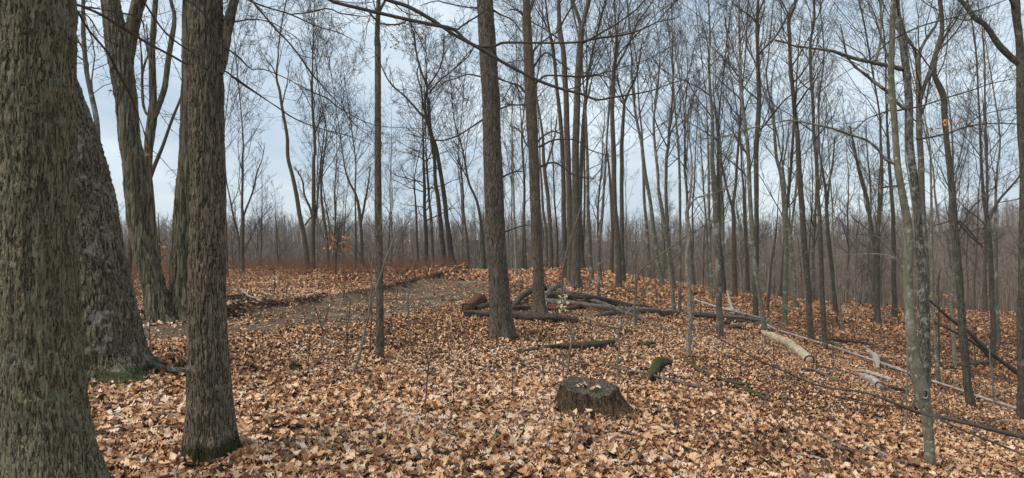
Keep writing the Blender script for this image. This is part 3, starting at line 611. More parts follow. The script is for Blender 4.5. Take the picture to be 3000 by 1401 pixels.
tree('upright grey trunk in front of the fallen logs, nearest of the slope trees', [(2112, 999, 27), (2110, 985, 23), (2108, 955, 20), (2106, 904, 18), (2104, 800, 17), (2100, 700, 18), (2096, 600, 17), (2091, 530, 15), (2086, 467, 12), (2087, 349, 9), (2080, 250, 8), (2078, 180, 6), (2080, 100, 5), (2076, 0, 4)], 'grey', k=30, amp=.004, n=200, lobes=4, H=13, n1=34, top=.38, lf=.17)
tree('thin stem rising just behind the nearest slope trunk', [(2084, 880, 13), (2083, 840, 10), (2080, 739, 9), (2078, 622, 8), (2076, 467, 7), (2072, 360, 5), (2068, 280, 3)], 'green', n1=20)
tree('dark stem leaning back behind the nearest slope trunk', [(2124, 864, 16), (2121, 830, 12), (2116, 797, 11), (2111, 739, 11), (2105, 661, 10), (2103, 506, 9), (2104, 400, 7), (2110, 300, 4)], 'dark', y=29, n1=22)
tree('Y-forked mid-slope tree whose arms spread above head height', [(2153, 872, 19), (2152, 840, 15), (2151, 739, 14), (2149, 642, 12), (2146, 605, 11), (2155, 545, 9), (2158, 506, 9), (2160, 467, 8), (2166, 380, 6), (2172, 290, 4)], 'brown', limbs=([(2147, 610, 9), (2133, 564, 8), (2124, 525, 7), (2113, 467, 6), (2100, 380, 4), (2094, 300, 3)],), n1=22)
tree('dark straight trunk with a high side branch, behind the light one it touches', [(2213, 915, 21), (2213, 880, 16), (2216, 739, 14), (2217, 600, 14), (2216, 467, 15), (2221, 349, 15), (2225, 272, 13), (2221, 194, 11), (2219, 78, 11), (2221, 0, 8), (2223, -80, 6)], 'dark', y=21, limbs=([(2224, 160, 7), (2240, 140, 6), (2271, 109, 6), (2295, 70, 6), (2312, 35, 5), (2330, 0, 4)], [(2220, 75, 5), (2200, 48, 5), (2175, 32, 4), (2150, 10, 3)]), n1=22, top=.35, lf=.18)
tree('light-barked trunk curving gently, leaning on the dark straight one', [(2238, 950, 19), (2236, 930, 15), (2232, 905, 14), (2224, 860, 13), (2212, 780, 13), (2205, 700, 13), (2199, 600, 13), (2195, 500, 12), (2190, 410, 11), (2176, 310, 10), (2171, 230, 9), (2167, 136, 7), (2165, 0, 6), (2163, -80, 5)], 'green', y=18.5, n1=30, top=.3, lf=.17)
tree('pale mottled trunk whose crown divides in two, standing by the pale barkless log', [(2297, 955, 24), (2298, 930, 18), (2299, 880, 16), (2301, 800, 16), (2303, 739, 15), (2299, 622, 15), (2295, 564, 14), (2287, 506, 12), (2276, 467, 10), (2272, 427, 9), (2268, 369, 9), (2264, 310, 8), (2252, 272, 6), (2245, 217, 5), (2252, 155, 4)], 'green', k=20, limbs=([(2289, 510, 7), (2297, 470, 6), (2306, 420, 5), (2312, 360, 3)],), n1=26, top=.3, lf=.18)
tree('slim green-grey tree with a narrow fork behind the pale mottled trunk', [(2326, 926, 17), (2327, 890, 13), (2328, 816, 12), (2318, 739, 12), (2314, 685, 12), (2307, 642, 9), (2302, 590, 7), (2298, 520, 5)], 'green', y=27, limbs=([(2315, 690, 8), (2322, 640, 8), (2330, 580, 7), (2334, 525, 6), (2338, 460, 4)],), n1=22)
tree('tall dark-grey slope tree that crooks sharply near the top of the photo', [(2377, 1008, 27), (2376, 990, 22), (2372, 940, 18), (2370, 904, 17), (2369, 850, 17), (2361, 778, 18), (2355, 700, 18), (2351, 622, 17), (2345, 545, 16), (2340, 467, 15), (2336, 400, 14), (2330, 349, 13), (2322, 252, 12), (2316, 175, 11), (2313, 110, 11), (2310, 65, 11), (2318, 39, 10), (2328, 19, 9), (2330, 0, 9), (2332, -60, 8)], 'dark', k=24, amp=.004, lobes=4, H=16,
     limbs=([(2312, 50, 6), (2304, 30, 5), (2295, 12, 4), (2280, -20, 3)],), n1=30, top=.35, lf=.15)
tree('tall slope tree with wavy upper stem, just uphill of the bleached stub', [(2418, 1032, 22), (2418, 1015, 18), (2413, 933, 16), (2408, 840, 15), (2405, 739, 14), (2402, 642, 13), (2396, 564, 12), (2392, 467, 11), (2386, 407, 11), (2382, 310, 10), (2376, 233, 10), (2374, 155, 9), (2375, 116, 8), (2386, 58, 7), (2384, 0, 7), (2384, -60, 5)], 'dark', k=20, H=15, limbs=([(2384, 62, 4), (2396, 50, 4), (2405, 20, 3), (2412, -10, 2)],), n1=30, top=.35, lf=.15)
tree('dark mid-slope tree opening into a slim V behind the wavy one', [(2448, 920, 21), (2445, 880, 14), (2442, 830, 13), (2434, 760, 13), (2426, 680, 12), (2422, 610, 11), (2419, 560, 9), (2410, 500, 7), (2400, 430, 5)], 'dark', limbs=([(2422, 610, 8), (2431, 525, 7), (2440, 470, 6), (2446, 400, 4)],), n1=26)
tree('pale thin stem leaning near the bleached stub', [(2469, 974, 10), (2463, 921, 7.5), (2455, 870, 7), (2450, 836, 7), (2446, 758, 6), (2441, 680, 5), (2438, 600, 4)], 'pale', H=8, n1=12, lv=(4, 3))
tree('stout lower-slope trunk dividing into two thick arms well above its foot', [(2573, 952, 30), (2572, 930, 22), (2571, 880, 17), (2570, 787, 17), (2568, 735, 18), (2572, 680, 14), (2576, 630, 12), (2580, 583, 11), (2583, 506, 10), (2581, 420, 8), (2576, 330, 6)], 'dark', k=18, limbs=([(2566, 745, 14), (2556, 690, 13), (2549, 642, 13), (2541, 583, 12), (2527, 537, 11), (2515, 490, 10), (2505, 440, 8), (2490, 370, 6)],), n1=26)
tree('plain trunk beside the stout two-armed lower-slope tree', [(2621, 940, 22), (2620, 900, 16), (2618, 739, 14), (2616, 642, 13), (2612, 583, 12), (2607, 506, 10), (2600, 400, 8), (2596, 300, 5)], 'dark', n1=26)
# ---- near right: beech with a knot hole, lichen tree and others
BE = tree('smooth greenish beech stem with a round knot hole low on its trunk', [(2737, 1500, 35), (2732, 1440, 33), (2728, 1400, 32), (2722, 1300, 31), (2715, 1220, 34), (2708, 1180, 42), (2701, 1148, 47), (2690, 1110, 41), (2682, 1070, 36), (2673, 1010, 31), (2665, 904, 30), (2659, 800, 29), (2662, 720, 29), (2660, 661, 26), (2646, 583, 24), (2632, 506, 22), (2626, 440, 20), (2620, 349, 19), (2613, 272, 20), (2610, 213, 19), (2613, 136, 18), (2616, 39, 17), (2617, 0, 15), (2620, -140, 13)],
          'beech', near=1, k=70, n=520, amp=.0015, plate=12, H=11, y=6.3, limbs=(
          [(2625, 482, 9), (2593, 466, 9), (2570, 435, 8), (2539, 411, 8), (2500, 398, 7), (2450, 380, 6.5), (2400, 368, 6), (2315, 353, 5), (2250, 366, 4.4), (2190, 378, 4), (2120, 400, 3), (2050, 407, 2)],
          [(2608, 188, 9), (2592, 140, 7), (2578, 97, 6), (2562, 40, 5), (2543, 0, 4), (2535, -40, 3)],
          [(2566, 178, 9, -.1), (2575, 145, 8, -.1), (2580, 116, 7, -.1), (2581, 60, 6, -.1), (2582, 0, 5, -.1), (2582, -60, 4, -.1)],
          [(2535, 185, 2), (2547, 178, 3), (2597, 128, 4.5), (2636, 105, 5), (2690, 80, 5), (2733, 66, 5), (2810, 47, 4.5), (2888, 23, 4), (2946, 0, 3.5), (3000, -20, 3)],
          [(2625, 320, 6), (2612, 322, 5), (2575, 335, 4), (2539, 349, 3.5), (2500, 384, 2.5), (2470, 400, 1.5)],
          [(2625, 325, 6), (2694, 312, 5), (2772, 287, 4.5), (2849, 264, 4), (2907, 244, 3.5), (2990, 228, 2.5), (3060, 220, 2)],
          [(2645, 545, 3), (2625, 545, 5), (2600, 548, 5), (2576, 551, 4.5)]), n1=10, top=.5, lf=.22, lv=(4, 4), twig='twiggrn')
TL = tree('dark trunk crusted with pale lichen patches, standing directly behind the beech', [(2685, 1268, 52), (2687, 1240, 44), (2693, 1190, 38), (2703, 1100, 35), (2707, 991, 34), (2703, 875, 33), (2699, 780, 28), (2692, 700, 24), (2686, 600, 22), (2678, 520, 22), (2665, 430, 22), (2663, 310, 22), (2658, 233, 22), (2650, 163, 22), (2642, 100, 20), (2632, 50, 15), (2628, 0, 12), (2625, -90, 10)],
          'lichen', near=1, k=70, n=420, amp=.006, plate=30, lobes=4, H=13, y=10.2, limbs=(
          [(2645, 203, 14), (2625, 198, 13), (2600, 192, 12), (2560, 184, 11), (2500, 170, 10), (2460, 156, 8), (2440, 150, 8), (2400, 144, 6), (2330, 135, 5), (2300, 125, 4), (2250, 112, 2)],
          [(2650, 320, 11), (2620, 295, 10), (2600, 270, 10), (2560, 240, 9), (2540, 222, 8.5), (2500, 190, 7), (2480, 160, 5), (2470, 110, 4), (2462, 70, 3)],
          [(2685, 408, 7), (2700, 407, 6), (2772, 392, 5.5), (2830, 372, 5), (2888, 363, 4.5), (2950, 362, 4), (3010, 367, 3.5)],
          [(2830, 372, 4), (2862, 345, 3.2), (2900, 330, 3), (2990, 312, 2)]), n1=14, top=.45, lf=.2, lv=(4, 4))
tree('smooth grey trunk half hidden by the lichen-crusted one, forking above it', [(2716, 1085, 28), (2714, 1000, 22), (2712, 816, 19), (2708, 700, 19), (2702, 600, 19), (2698, 467, 20), (2693, 388, 19), (2693, 272, 18), (2690, 175, 15), (2700, 140, 10), (2717, 109, 10), (2740, 78, 9), (2752, 40, 7), (2762, -10, 5)], 'grey', y=14, k=20, H=14,
     limbs=([(2690, 180, 10), (2680, 148, 9), (2667, 124, 9), (2647, 93, 8), (2640, 60, 6)], [(2696, 280, 9), (2712, 235, 9), (2728, 190, 8), (2745, 130, 7), (2762, 80, 5)]), n1=22, top=.4, lf=.18)
tree('thin olive-coloured stem just beyond the lichen-crusted trunk', [(2750, 1125, 15), (2744, 1060, 12), (2740, 991, 11), (2734, 875, 9), (2731, 780, 9), (2729, 700, 9), (2729, 583, 8), (2726, 480, 6), (2720, 400, 5)], 'green', y=15.5, H=11, n1=16)
tree('dark tree with crooked swelling below its forked top, downhill of the beech', [(2851, 1222, 38), (2847, 1200, 31), (2840, 1160, 26), (2832, 1120, 24), (2824, 1021, 25), (2818, 933, 22), (2813, 846, 21), (2807, 778, 22), (2798, 661, 19), (2791, 583, 19), (2782, 506, 18), (2777, 450, 17), (2772, 400, 17), (2767, 330, 18), (2766, 285, 20), (2752, 250, 18), (2738, 217, 14), (2741, 167, 12), (2754, 128, 12), (2760, 78, 13), (2758, 30, 12), (2754, 0, 12), (2750, -70, 10)],
     'dark', k=30, n=220, amp=.006, lobes=4, H=15, y=12.5, limbs=([(2740, 175, 8), (2728, 215, 8), (2716, 240, 8), (2700, 290, 8)], [(2757, 130, 7), (2775, 95, 7), (2800, 62, 6), (2820, 20, 4)], [(2805, 650, 7), (2820, 665, 6), (2845, 695, 5), (2880, 725, 4)]), n1=24, top=.4, lf=.17)
tree('light thin trunk crossing behind the crooked dark tree', [(2798, 945, 15), (2787, 890, 10), (2776, 850, 9), (2768, 790, 9), (2762, 720, 9), (2758, 680, 8), (2748, 634, 7), (2738, 560, 6), (2730, 480, 5)], 'pale', y=19, H=11, n1=16)
tree('lower-slope tree whose long arm sweeps outward from a low fork', [(2909, 1002, 23), (2909, 960, 18), (2907, 900, 17), (2904, 800, 16), (2897, 700, 16), (2892, 650, 15), (2884, 600, 12), (2880, 560, 11), (2876, 500, 10), (2872, 420, 8), (2868, 320, 6)], 'dark', y=20, limbs=([(2895, 650, 11), (2910, 615, 10), (2928, 585, 9), (2950, 560, 8), (2985, 520, 7), (3010, 480, 6)],), n1=26, lf=.25)
tree('thin companion stem beside the tree with the outward-sweeping arm', [(2926, 985, 16), (2922, 900, 12), (2919, 816, 11), (2917, 700, 11), (2916, 600, 9), (2922, 500, 7), (2930, 400, 5)], 'grey', y=23, n1=22)
tree('tree at the photo edge with one heavy bough arching over the slope', [(2997, 1208, 50), (2995, 1180, 36), (2994, 1100, 30), (2994, 900, 27), (2996, 700, 26), (2997, 500, 26), (2995, 350, 27), (2993, 250, 28), (2992, 190, 28), (2985, 120, 24), (2976, 60, 25), (2972, 0, 27), (2965, -90, 22)],
     'dark', k=30, n=220, amp=.006, lobes=4, H=16, y=12, limbs=([(2988, 188, 21), (2977, 178, 22), (2966, 171, 22), (2938, 144, 22), (2924, 128, 21), (2911, 109, 19), (2900, 90, 17), (2888, 74, 16), (2872, 62, 17), (2857, 54, 17), (2845, 38, 15), (2830, 18, 14), (2810, -5, 13), (2780, -60, 9)], [(2850, 55, 5), (2835, 60, 5), (2815, 58, 4), (2800, 52, 3)], [(2876, 62, 7), (2871, 52, 6), (2871, 47, 4)]), n1=20, top=.45, lf=.2)
# ---- centre-left, beyond the path
tree('dark leaning tree left of a straight one, at the brushy edge beyond the path', [(901, 812, 30), (899, 790, 20), (896, 739, 16), (884, 661, 14), (871, 583, 13), (859, 525, 12), (845, 467, 11), (842, 407, 10), (832, 349, 9), (824, 303, 8.5), (818, 264, 8), (810, 233, 7), (811, 200, 6), (815, 165, 5), (817, 125, 4)], 'brown', y=29, limbs=([(827, 310, 4), (834, 275, 4), (842, 240, 3), (848, 180, 2)], [(810, 225, 4), (800, 200, 4), (785, 180, 3), (765, 150, 2)], [(893, 660, 5), (908, 640, 5), (925, 625, 4), (935, 600, 2)]), n1=26, top=.45, lf=.2, trop=.12)
tree('straight many-branched tree rising from the reddish brush beyond the path', [(918, 806, 20), (917, 760, 15), (917, 700, 14), (919, 622, 13), (919, 467, 10), (923, 446, 9.5), (919, 369, 9), (915, 310, 7), (915, 233, 5), (917, 155, 4), (919, 100, 3)], 'brown', y=30, limbs=([(916, 650, 7), (908, 610, 7), (892, 572, 6), (886, 530, 5), (870, 500, 3)], [(925, 640, 6), (932, 560, 6), (938, 500, 5), (946, 420, 4), (955, 350, 3)], [(920, 400, 4), (935, 360, 4), (948, 320, 3)]), n1=34, top=.35, lf=.2, trop=.12)
tree('slim gray stem with upright twigs, next from the straight many-branched tree', [(962, 798, 12), (960, 740, 9), (954, 680, 8.5), (946, 620, 8), (941, 560, 7), (944, 500, 6), (951, 440, 5), (956, 380, 3)], 'brown', y=31, H=13, n1=24, top=.3, trop=.12)
tree('three-stemmed tree with ascending arms beyond the furrowed trunk', [(711, 812, 19), (710, 760, 14), (709, 700, 12), (711, 642, 11), (709, 603, 8), (711, 540, 7), (711, 467, 6), (712, 400, 4)], 'brown', y=27, H=11, limbs=([(712, 640, 7), (722, 610, 7), (733, 583, 6), (745, 545, 6), (752, 510, 5), (768, 467, 3), (775, 430, 2)], [(703, 797, 8, .3), (701, 740, 8, .3), (697, 690, 7, .3), (686, 642, 7, .3), (674, 583, 5, .3), (663, 525, 4, .3), (658, 440, 3, .3)], [(715, 745, 5), (724, 715, 5), (738, 690, 4), (752, 655, 3.5), (775, 630, 3), (793, 605, 2)]), n1=24, top=.3, lf=.25, trop=.12)
tree('slim upright stem hard beside the straight furrowed trunk, beyond the path', [(667, 815, 9), (664, 740, 7), (661, 650, 6.5), (660, 560, 6), (659, 467, 5), (657, 380, 3)], 'brown', y=26, H=11, n1=20, trop=.12)
tree('far pair tree with a dark swollen foot, arms spreading wide overhead', [(1330, 794, 30), (1327, 775, 21), (1321, 750, 17), (1316, 700, 15), (1309, 642, 13), (1303, 583, 13), (1293, 525, 12), (1283, 467, 12), (1276, 430, 13), (1268, 411, 13), (1258, 372, 11), (1249, 345, 9), (1244, 320, 8), (1248, 283, 7), (1252, 255, 7), (1240, 225, 6), (1233, 205, 6), (1222, 165, 5), (1217, 130, 4.5), (1213, 97, 4), (1202, 68, 3)], 'dark', y=34, k=16,
     limbs=([(1250, 350, 8), (1229, 330, 7), (1202, 299, 6), (1182, 279, 5), (1151, 252, 5), (1132, 225, 4), (1116, 190, 3)], [(1254, 252, 5), (1272, 228, 5), (1288, 200, 4), (1299, 155, 4), (1301, 100, 2.5)], [(1255, 275, 5), (1283, 242, 4.5), (1300, 226, 4.5), (1318, 213, 4), (1335, 198, 4), (1349, 182, 3.5), (1380, 147, 3)], [(1262, 380, 7), (1258, 320, 6), (1255, 285, 6)], [(1240, 320, 5), (1235, 270, 5), (1226, 235, 4.5), (1222, 210, 4), (1232, 180, 3)]), n1=30, top=.55, lf=.16, lf2=.4, trop=.10)
tree('thinner partner of the swollen-footed tree, the two joining high up', [(1301, 794, 20), (1300, 760, 15), (1295, 700, 14), (1289, 642, 13), (1283, 583, 12), (1275, 525, 11), (1272, 467, 10), (1267, 430, 9), (1262, 405, 7), (1257, 370, 5)], 'dark', y=35, H=13, n1=12, top=.5)
tree('upright tree with many level side branches, beyond the burl sapling', [(1251, 795, 15), (1250, 750, 12), (1248, 661, 11), (1244, 603, 9.5), (1244, 545, 9), (1241, 467, 7), (1240, 400, 5), (1238, 360, 3)], 'dark', y=33, H=12, n1=44, top=.2, lf=.22, a=(1.1, 1.5), trop=.02)
tree('slim tree touching the one with level side branches', [(1268, 790, 12), (1267, 740, 10), (1264, 661, 9), (1258, 583, 7.5), (1254, 525, 6), (1250, 467, 5), (1247, 400, 3)], 'grey', y=34, H=12, n1=20)
tree('thin upright stem between the burl sapling and the level-branched tree', [(1224, 775, 8), (1222, 720, 7), (1220, 650, 6), (1217, 583, 5), (1214, 520, 3)], 'brown', y=33, H=9, n1=18)
tree('low-forked tree in the brush just before the burl sapling', [(1060, 785, 13), (1060, 740, 10), (1060, 700, 10), (1056, 640, 10), (1050, 600, 9), (1040, 565, 7), (1023, 533, 6), (1010, 490, 4.5), (1003, 440, 3)], 'brown', y=31, H=11, limbs=([(1058, 650, 7), (1066, 610, 7), (1072, 580, 6), (1078, 545, 5), (1085, 490, 3)],), n1=26, trop=.1)
tree('thin straight stem beside the low-forked tree in the brush', [(1042, 778, 7), (1042, 700, 6), (1041, 620, 5), (1041, 540, 5), (1041, 467, 4)], 'dark', y=30, H=10, n1=22, trop=.1)
tree('wavy slender tree beyond the end of the path', [(1374, 785, 11), (1371, 740, 9), (1366, 690, 8), (1358, 622, 7), (1356, 560, 6), (1350, 500, 5), (1342, 440, 3)], 'grey', y=36, n1=26, trop=.1, H=12)
tree('slender tree leaning away just before the straight grey-furrowed trunk', [(1420, 785, 11), (1416, 720, 9), (1408, 642, 8.5), (1400, 600, 8), (1392, 576, 7), (1373, 533, 6), (1361, 467, 5), (1345, 400, 4), (1330, 350, 3)], 'brown', y=35, H=12, n1=26, trop=.1)
tree('pale thin sapling between the grey-furrowed and brown trunks', [(1513, 822, 8), (1511, 760, 7), (1509, 700, 6.5), (1507, 622, 6), (1504, 540, 5), (1502, 467, 4)], 'pale', y=26, H=9, n1=18, lf=.15)
tree('dark slim tree seen between the grey-furrowed and brown trunks', [(1531, 790, 12), (1533, 740, 9), (1534, 690, 9), (1535, 622, 8), (1536, 540, 7), (1533, 467, 6), (1528, 400, 4)], 'brown', y=34, n1=24)
tree('tree with a bend at head height just past the brown trunk', [(1613, 790, 18), (1613, 750, 13), (1612, 700, 12), (1609, 642, 12), (1605, 583, 11), (1598, 525, 11), (1593, 467, 10), (1590, 400, 8), (1580, 330, 6), (1572, 260, 4)], 'brown', y=31, limbs=([(1596, 500, 6), (1612, 450, 6), (1625, 400, 5), (1632, 340, 3)],), n1=28)
tree('slim tree standing tight to the one with a bend at head height', [(1602, 785, 13), (1601, 730, 10), (1599, 661, 9), (1592, 630, 8), (1588, 560, 7), (1583, 480, 5), (1580, 400, 3)], 'grey', y=33, n1=20)
tree('dark tree close behind the flared trunk on the leaf slope', [(1793, 795, 15), (1793, 740, 11), (1794, 661, 10), (1790, 580, 9), (1785, 500, 7), (1778, 420, 4)], 'brown', y=33, n1=24)
tree('faint slim tree far behind the Y-forked mid-slope one', [(2190, 850, 14), (2188, 760, 10), (2182, 660, 9), (2180, 580, 8), (2174, 500, 6), (2170, 430, 4)], 'brown', y=36, n1=26)
tree('dead dark stem leaning steeply between the light curving trunk and the pale mottled one', [(2248, 888, 11), (2254, 840, 8), (2259, 770, 7), (2265, 740, 7), (2272, 690, 6), (2277, 640, 4), (2279, 600, 2.5)], 'dark', y=24, H=6, n1=3, lv=(2,))
# ---- crowd of thin trees beyond the ridge: prototypes, then copies of each thing and its parts
def proto(i):
    r = np.random.default_rng(900+i); H = r.uniform(12, 17); n = 9
    z = np.linspace(0, H, n); w = np.cumsum(r.normal(0, .14, (n, 2)), axis=0)*(z/H)[:, None]
    Rr = np.interp(z, [0, .4, H*.5, H], [.12, .078, .055, .010])*r.uniform(.7, 1.2)
    W = np.column_stack([w, z, Rr]); W[0, :2] = 0
    root = bpy.data.objects.new('slender_tree', None); COL.objects.link(root); root['_l'] = [0., 0., 0.]
    _, P, R2 = trunk_mesh(W, 'trunk', M[('grey', 'brown', 'dark', 'green')[i % 4]], root, k=8, n=24, seed=i)
    paths = [(P, R2)]
    if i % 3 == 1:
        s = 10; Wl = np.column_stack([P[s:, 0]+np.linspace(0, 1.6, len(P)-s)**1.3*(1 if i % 2 else -1), P[s:, 1]+np.linspace(0, .5, len(P)-s), P[s:, 2], R2[s:]*.7])
        _, p2, q2 = trunk_mesh(Wl, 'limb', M['grey'], root, k=6, n=14, seed=i+3); paths.append((p2, q2))
    crown_from(paths, root, M['twig'], .0064, (5, 4, 2), 950+i, .09, .13, .34, .25, .985, 16 if len(paths) == 1 else 12, (.35, .95), lf2=.54)
    return root
PRO = [proto(i) for i in range(10)]
used = [0]*10
def put(x, y, s, rz, label, group):
    i = put.n % 10; put.n += 1
    src = PRO[i]
    if used[i] == 0: o = src
    else:
        o = src.copy(); COL.objects.link(o)
        for ch in src.children:
            c = ch.copy(); COL.objects.link(c); c.parent = o
    used[i] += 1
    g = float(hgt(x, y)); o.location = (float(x), float(y), g-.05); o.scale = (s, s, s)
    o.rotation_euler = (random.gauss(0, .025), random.gauss(0, .025), rz)
    tag(o, label, 'tree', group)
put.n = 0; random.seed(5)
rr_ = np.random.default_rng(77)
pts_ = []
tries = 0
while len(pts_) < 118 and tries < 20000:
    tries += 1
    y = float(rr_.uniform(30, 78)); ux = float(rr_.uniform(-.82, .86))
    dens = (.30 if ux < -.1 else (.6 if ux < .0 else 1.0)) if y < 45 else .75
    if rr_.random() > dens: continue
    if -.42 < ux < -.30 and y < 70 and rr_.random() < .7: continue
    x = ux*y
    if y < 37 and abs(x) < 9 and ux < .02: continue
    if any((x-a)**2+(y-b)**2 < 1.6 for a, b in pts_): continue
    pts_.append((x, y))
for x, y in sorted(pts_, key=lambda p: p[1]):
    ux = x/y
    s = rr_.uniform(.62, 1.08)
    if ux < .05: s *= .80
    if ux < .05:
        lb, g = 'one of the thin bare trees crowded beyond the brush and the path end', 'thin trees beyond the brush'
    elif ux < .42:
        lb, g = 'one of the thin bare trees crowded behind the crest of the ridge', 'thin trees behind the ridge crest'
    else:
        lb, g = 'one of the thin bare trees standing down in the hollow below the slope', 'thin trees down in the hollow'
    put(x, y, s, rr_.uniform(0, 6.28), lb, g)
# ---- the far wooded hillside reads as one mass
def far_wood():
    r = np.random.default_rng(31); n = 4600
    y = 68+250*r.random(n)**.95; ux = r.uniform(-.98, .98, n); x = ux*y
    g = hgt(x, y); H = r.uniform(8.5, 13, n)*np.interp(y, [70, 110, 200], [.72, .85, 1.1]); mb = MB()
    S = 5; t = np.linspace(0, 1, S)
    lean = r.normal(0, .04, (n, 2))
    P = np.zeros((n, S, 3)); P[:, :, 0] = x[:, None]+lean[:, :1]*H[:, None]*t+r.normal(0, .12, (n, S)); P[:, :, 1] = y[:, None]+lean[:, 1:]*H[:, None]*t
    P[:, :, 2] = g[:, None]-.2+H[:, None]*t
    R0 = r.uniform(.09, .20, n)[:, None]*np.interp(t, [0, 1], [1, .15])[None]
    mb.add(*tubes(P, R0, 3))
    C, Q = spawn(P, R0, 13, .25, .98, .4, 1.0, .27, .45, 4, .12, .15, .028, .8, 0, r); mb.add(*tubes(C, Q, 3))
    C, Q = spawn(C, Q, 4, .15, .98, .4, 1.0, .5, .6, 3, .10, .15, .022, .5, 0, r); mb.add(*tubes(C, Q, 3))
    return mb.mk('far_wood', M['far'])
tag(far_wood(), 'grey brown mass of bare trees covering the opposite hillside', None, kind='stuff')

# ------------------------------------------------------------------ brush
def brush(name, x, y, h0, h1, rad, mat, seed, k=2):
    r = np.random.default_rng(seed); n = len(x); S = 4
    H = r.uniform(h0, h1, n); P = np.zeros((n, S, 3)); P[:, 0, 0] = x; P[:, 0, 1] = y; P[:, 0, 2] = hgt(x, y)-.02
    d = np.stack([r.normal(0, .28, n), r.normal(0, .28, n), np.ones(n)], 1)
    for q in range(1, S):
        d = d+r.normal(0, .16, (n, 3)); d /= np.linalg.norm(d, axis=1, keepdims=True); P[:, q] = P[:, q-1]+d*(H/(S-1))[:, None]
    Rr = rad*np.linspace(1, .4, S)[None]*r.uniform(.7, 1.3, n)[:, None]
    mb = MB(); mb.add(*tubes(P, Rr, 3))
    C, Q = spawn(P, Rr, 4, .3, .98, .4, .9, .55, .7, 3, .05, .15, rad*.5, .08, 0, r); mb.add(*tubes(C, Q, 3))
    C, Q = spawn(C, Q, k, .3, .98, .4, .9, .6, .7, 3, .05, .15, rad*.45, .06, 0, r); mb.add(*tubes(C, Q, 3))
    return mb.mk(name, M[mat])
r = np.random.default_rng(41)
n = 5200; ux = r.uniform(-.62, -.04, n); yy = r.uniform(14, 36, n); xx = ux*yy
pdz = dpath(xx, yy); kp = (pdz > 1.7) & (xx < np.interp(yy, PATH[:, 1], PATH[:, 0])) & (r.random(n) < .12+.88*sstep(15, 24, yy)) & (fbm(xx*.35, yy*.35, 3) > -.4)
tag(brush('low_brush', xx[kp], yy[kp], .35, .85, .0045, 'twigred', 5, 3), 'knee-high tangle of reddish stems along the far side of the path', None, kind='stuff')
n = 420; yy = r.uniform(8, 32, n); xx = r.uniform(-.7, .75, n)*yy; kp = dpath(xx, yy) > 1.3
xx = np.r_[xx[kp], r.uniform(.28, .85, 420)*30]; yy = np.r_[yy[kp], r.uniform(22, 50, 420)]; kp = xx > -99
tag(brush('thin_undergrowth', xx[kp], yy[kp], .25, .7, .0022, 'twig', 6, 1), 'scattered wiry seedlings standing in the dry leaves', None, kind='stuff')
# fallen twigs lying in the leaves
n = 3400; yy = np.sqrt(r.uniform(4, 30**2, n)); xx = r.uniform(-1, 1, n)*(.82*yy+1); xx[2600:] = np.abs(xx[2600:])
ln_ = np.clip(r.lognormal(-1.75, .7, n), .05, 1.3); az_ = r.uniform(0, 6.28, n); Pt = np.zeros((n, 5, 3)); bw = r.normal(0, .12, n)
for q in range(5):
    f = (q-2)/4; Pt[:, q, 0] = xx+np.cos(az_)*ln_*f-np.sin(az_)*ln_*bw*(f*f*4); Pt[:, q, 1] = yy+np.sin(az_)*ln_*f+np.cos(az_)*ln_*bw*(f*f*4)
    Pt[:, q, 2] = hgt(Pt[:, q, 0], Pt[:, q, 1])+.045+r.normal(0, .006, n)
Rt = (np.clip(ln_*.012, .0015, .007)*r.uniform(.6, 1.5, n))[:, None]*np.linspace(1, .5, 5)[None]
V, Q = tubes(Pt, Rt, 5); tag(mk('twig_litter', V, [Q], M['wood']), 'small dead twigs strewn through the dry leaves', None, kind='stuff')
# leaves drifted against the feet of the nearer trunks
xs_, ys_, zs_ = [], [], []
for o in THINGS:
    if o.get('category') != 'tree' or o.location.y > 22: continue
    tr = [c for c in o.children if c.name.startswith('trunk')][0]; k_ = 40
    rad_ = float(np.median([math.hypot(v.co.x, v.co.y) for v in tr.data.vertices[:400]])) if len(tr.data.vertices) > 400 else .12
    m_ = int(60+260*rad_); a_ = r.uniform(0, 6.28, m_); e_ = np.abs(r.normal(0, .09, m_))
    xs_.append(o.location.x+np.cos(a_)*(rad_*1.05+e_)); ys_.append(o.location.y+np.sin(a_)*(rad_*1.05+e_)); zs_.append(.035+.07*np.exp(-e_/.07)*r.random(m_))
xx, yy, zz = np.concatenate(xs_), np.concatenate(ys_), np.concatenate(zs_)
V, F, rr = leaves('l', xx, yy, .085, 1, None, tilt=.6, z=hgt(xx, yy)+zz, rs=81)
tag(mk('drifted_leaves', V, [F], M['leaf'], smooth=False, cols={'rnd': rr}), 'dry leaves drifted against the feet of the trunks', None, kind='stuff')
# curled reddish leaves caught in the brush
n = 9000; yy = r.uniform(20, 37, n); xx = r.uniform(-.6, -.05, n)*yy
kp = (dpath(xx, yy) > 1.7) & (xx < np.interp(yy, PATH[:, 1], PATH[:, 0]))
V, F, rr = leaves('l', xx[kp], yy[kp], .085, 0, None, tilt=1.0, z=hgt(xx[kp], yy[kp])+r.uniform(.02, .38, kp.sum())**1.2, rs=77)
M['leafred'] = leafmat('reddish_leaf', .85, (1, .74, .57))
kw = dict()
tag(mk('brush_leaves', V, [F], M['leafred'], smooth=False, cols={'rnd': rr}), 'reddish curled leaves caught low in the brush', None, kind='stuff')
dn = 3000; tt = r.uniform(0, 1, dn); pi_ = tt*(len(PATH)-1); ii = np.clip(pi_.astype(int), 0, len(PATH)-2); ff = (pi_-ii)[:, None]  # dark flakes added along the sunlit bank to stand for its shade and bare soil
cc = PATH[ii]*(1-ff)+PATH[ii+1]*ff; dd = PATH[ii+1]-PATH[ii]; dd = dd/np.linalg.norm(dd, axis=1, keepdims=True)
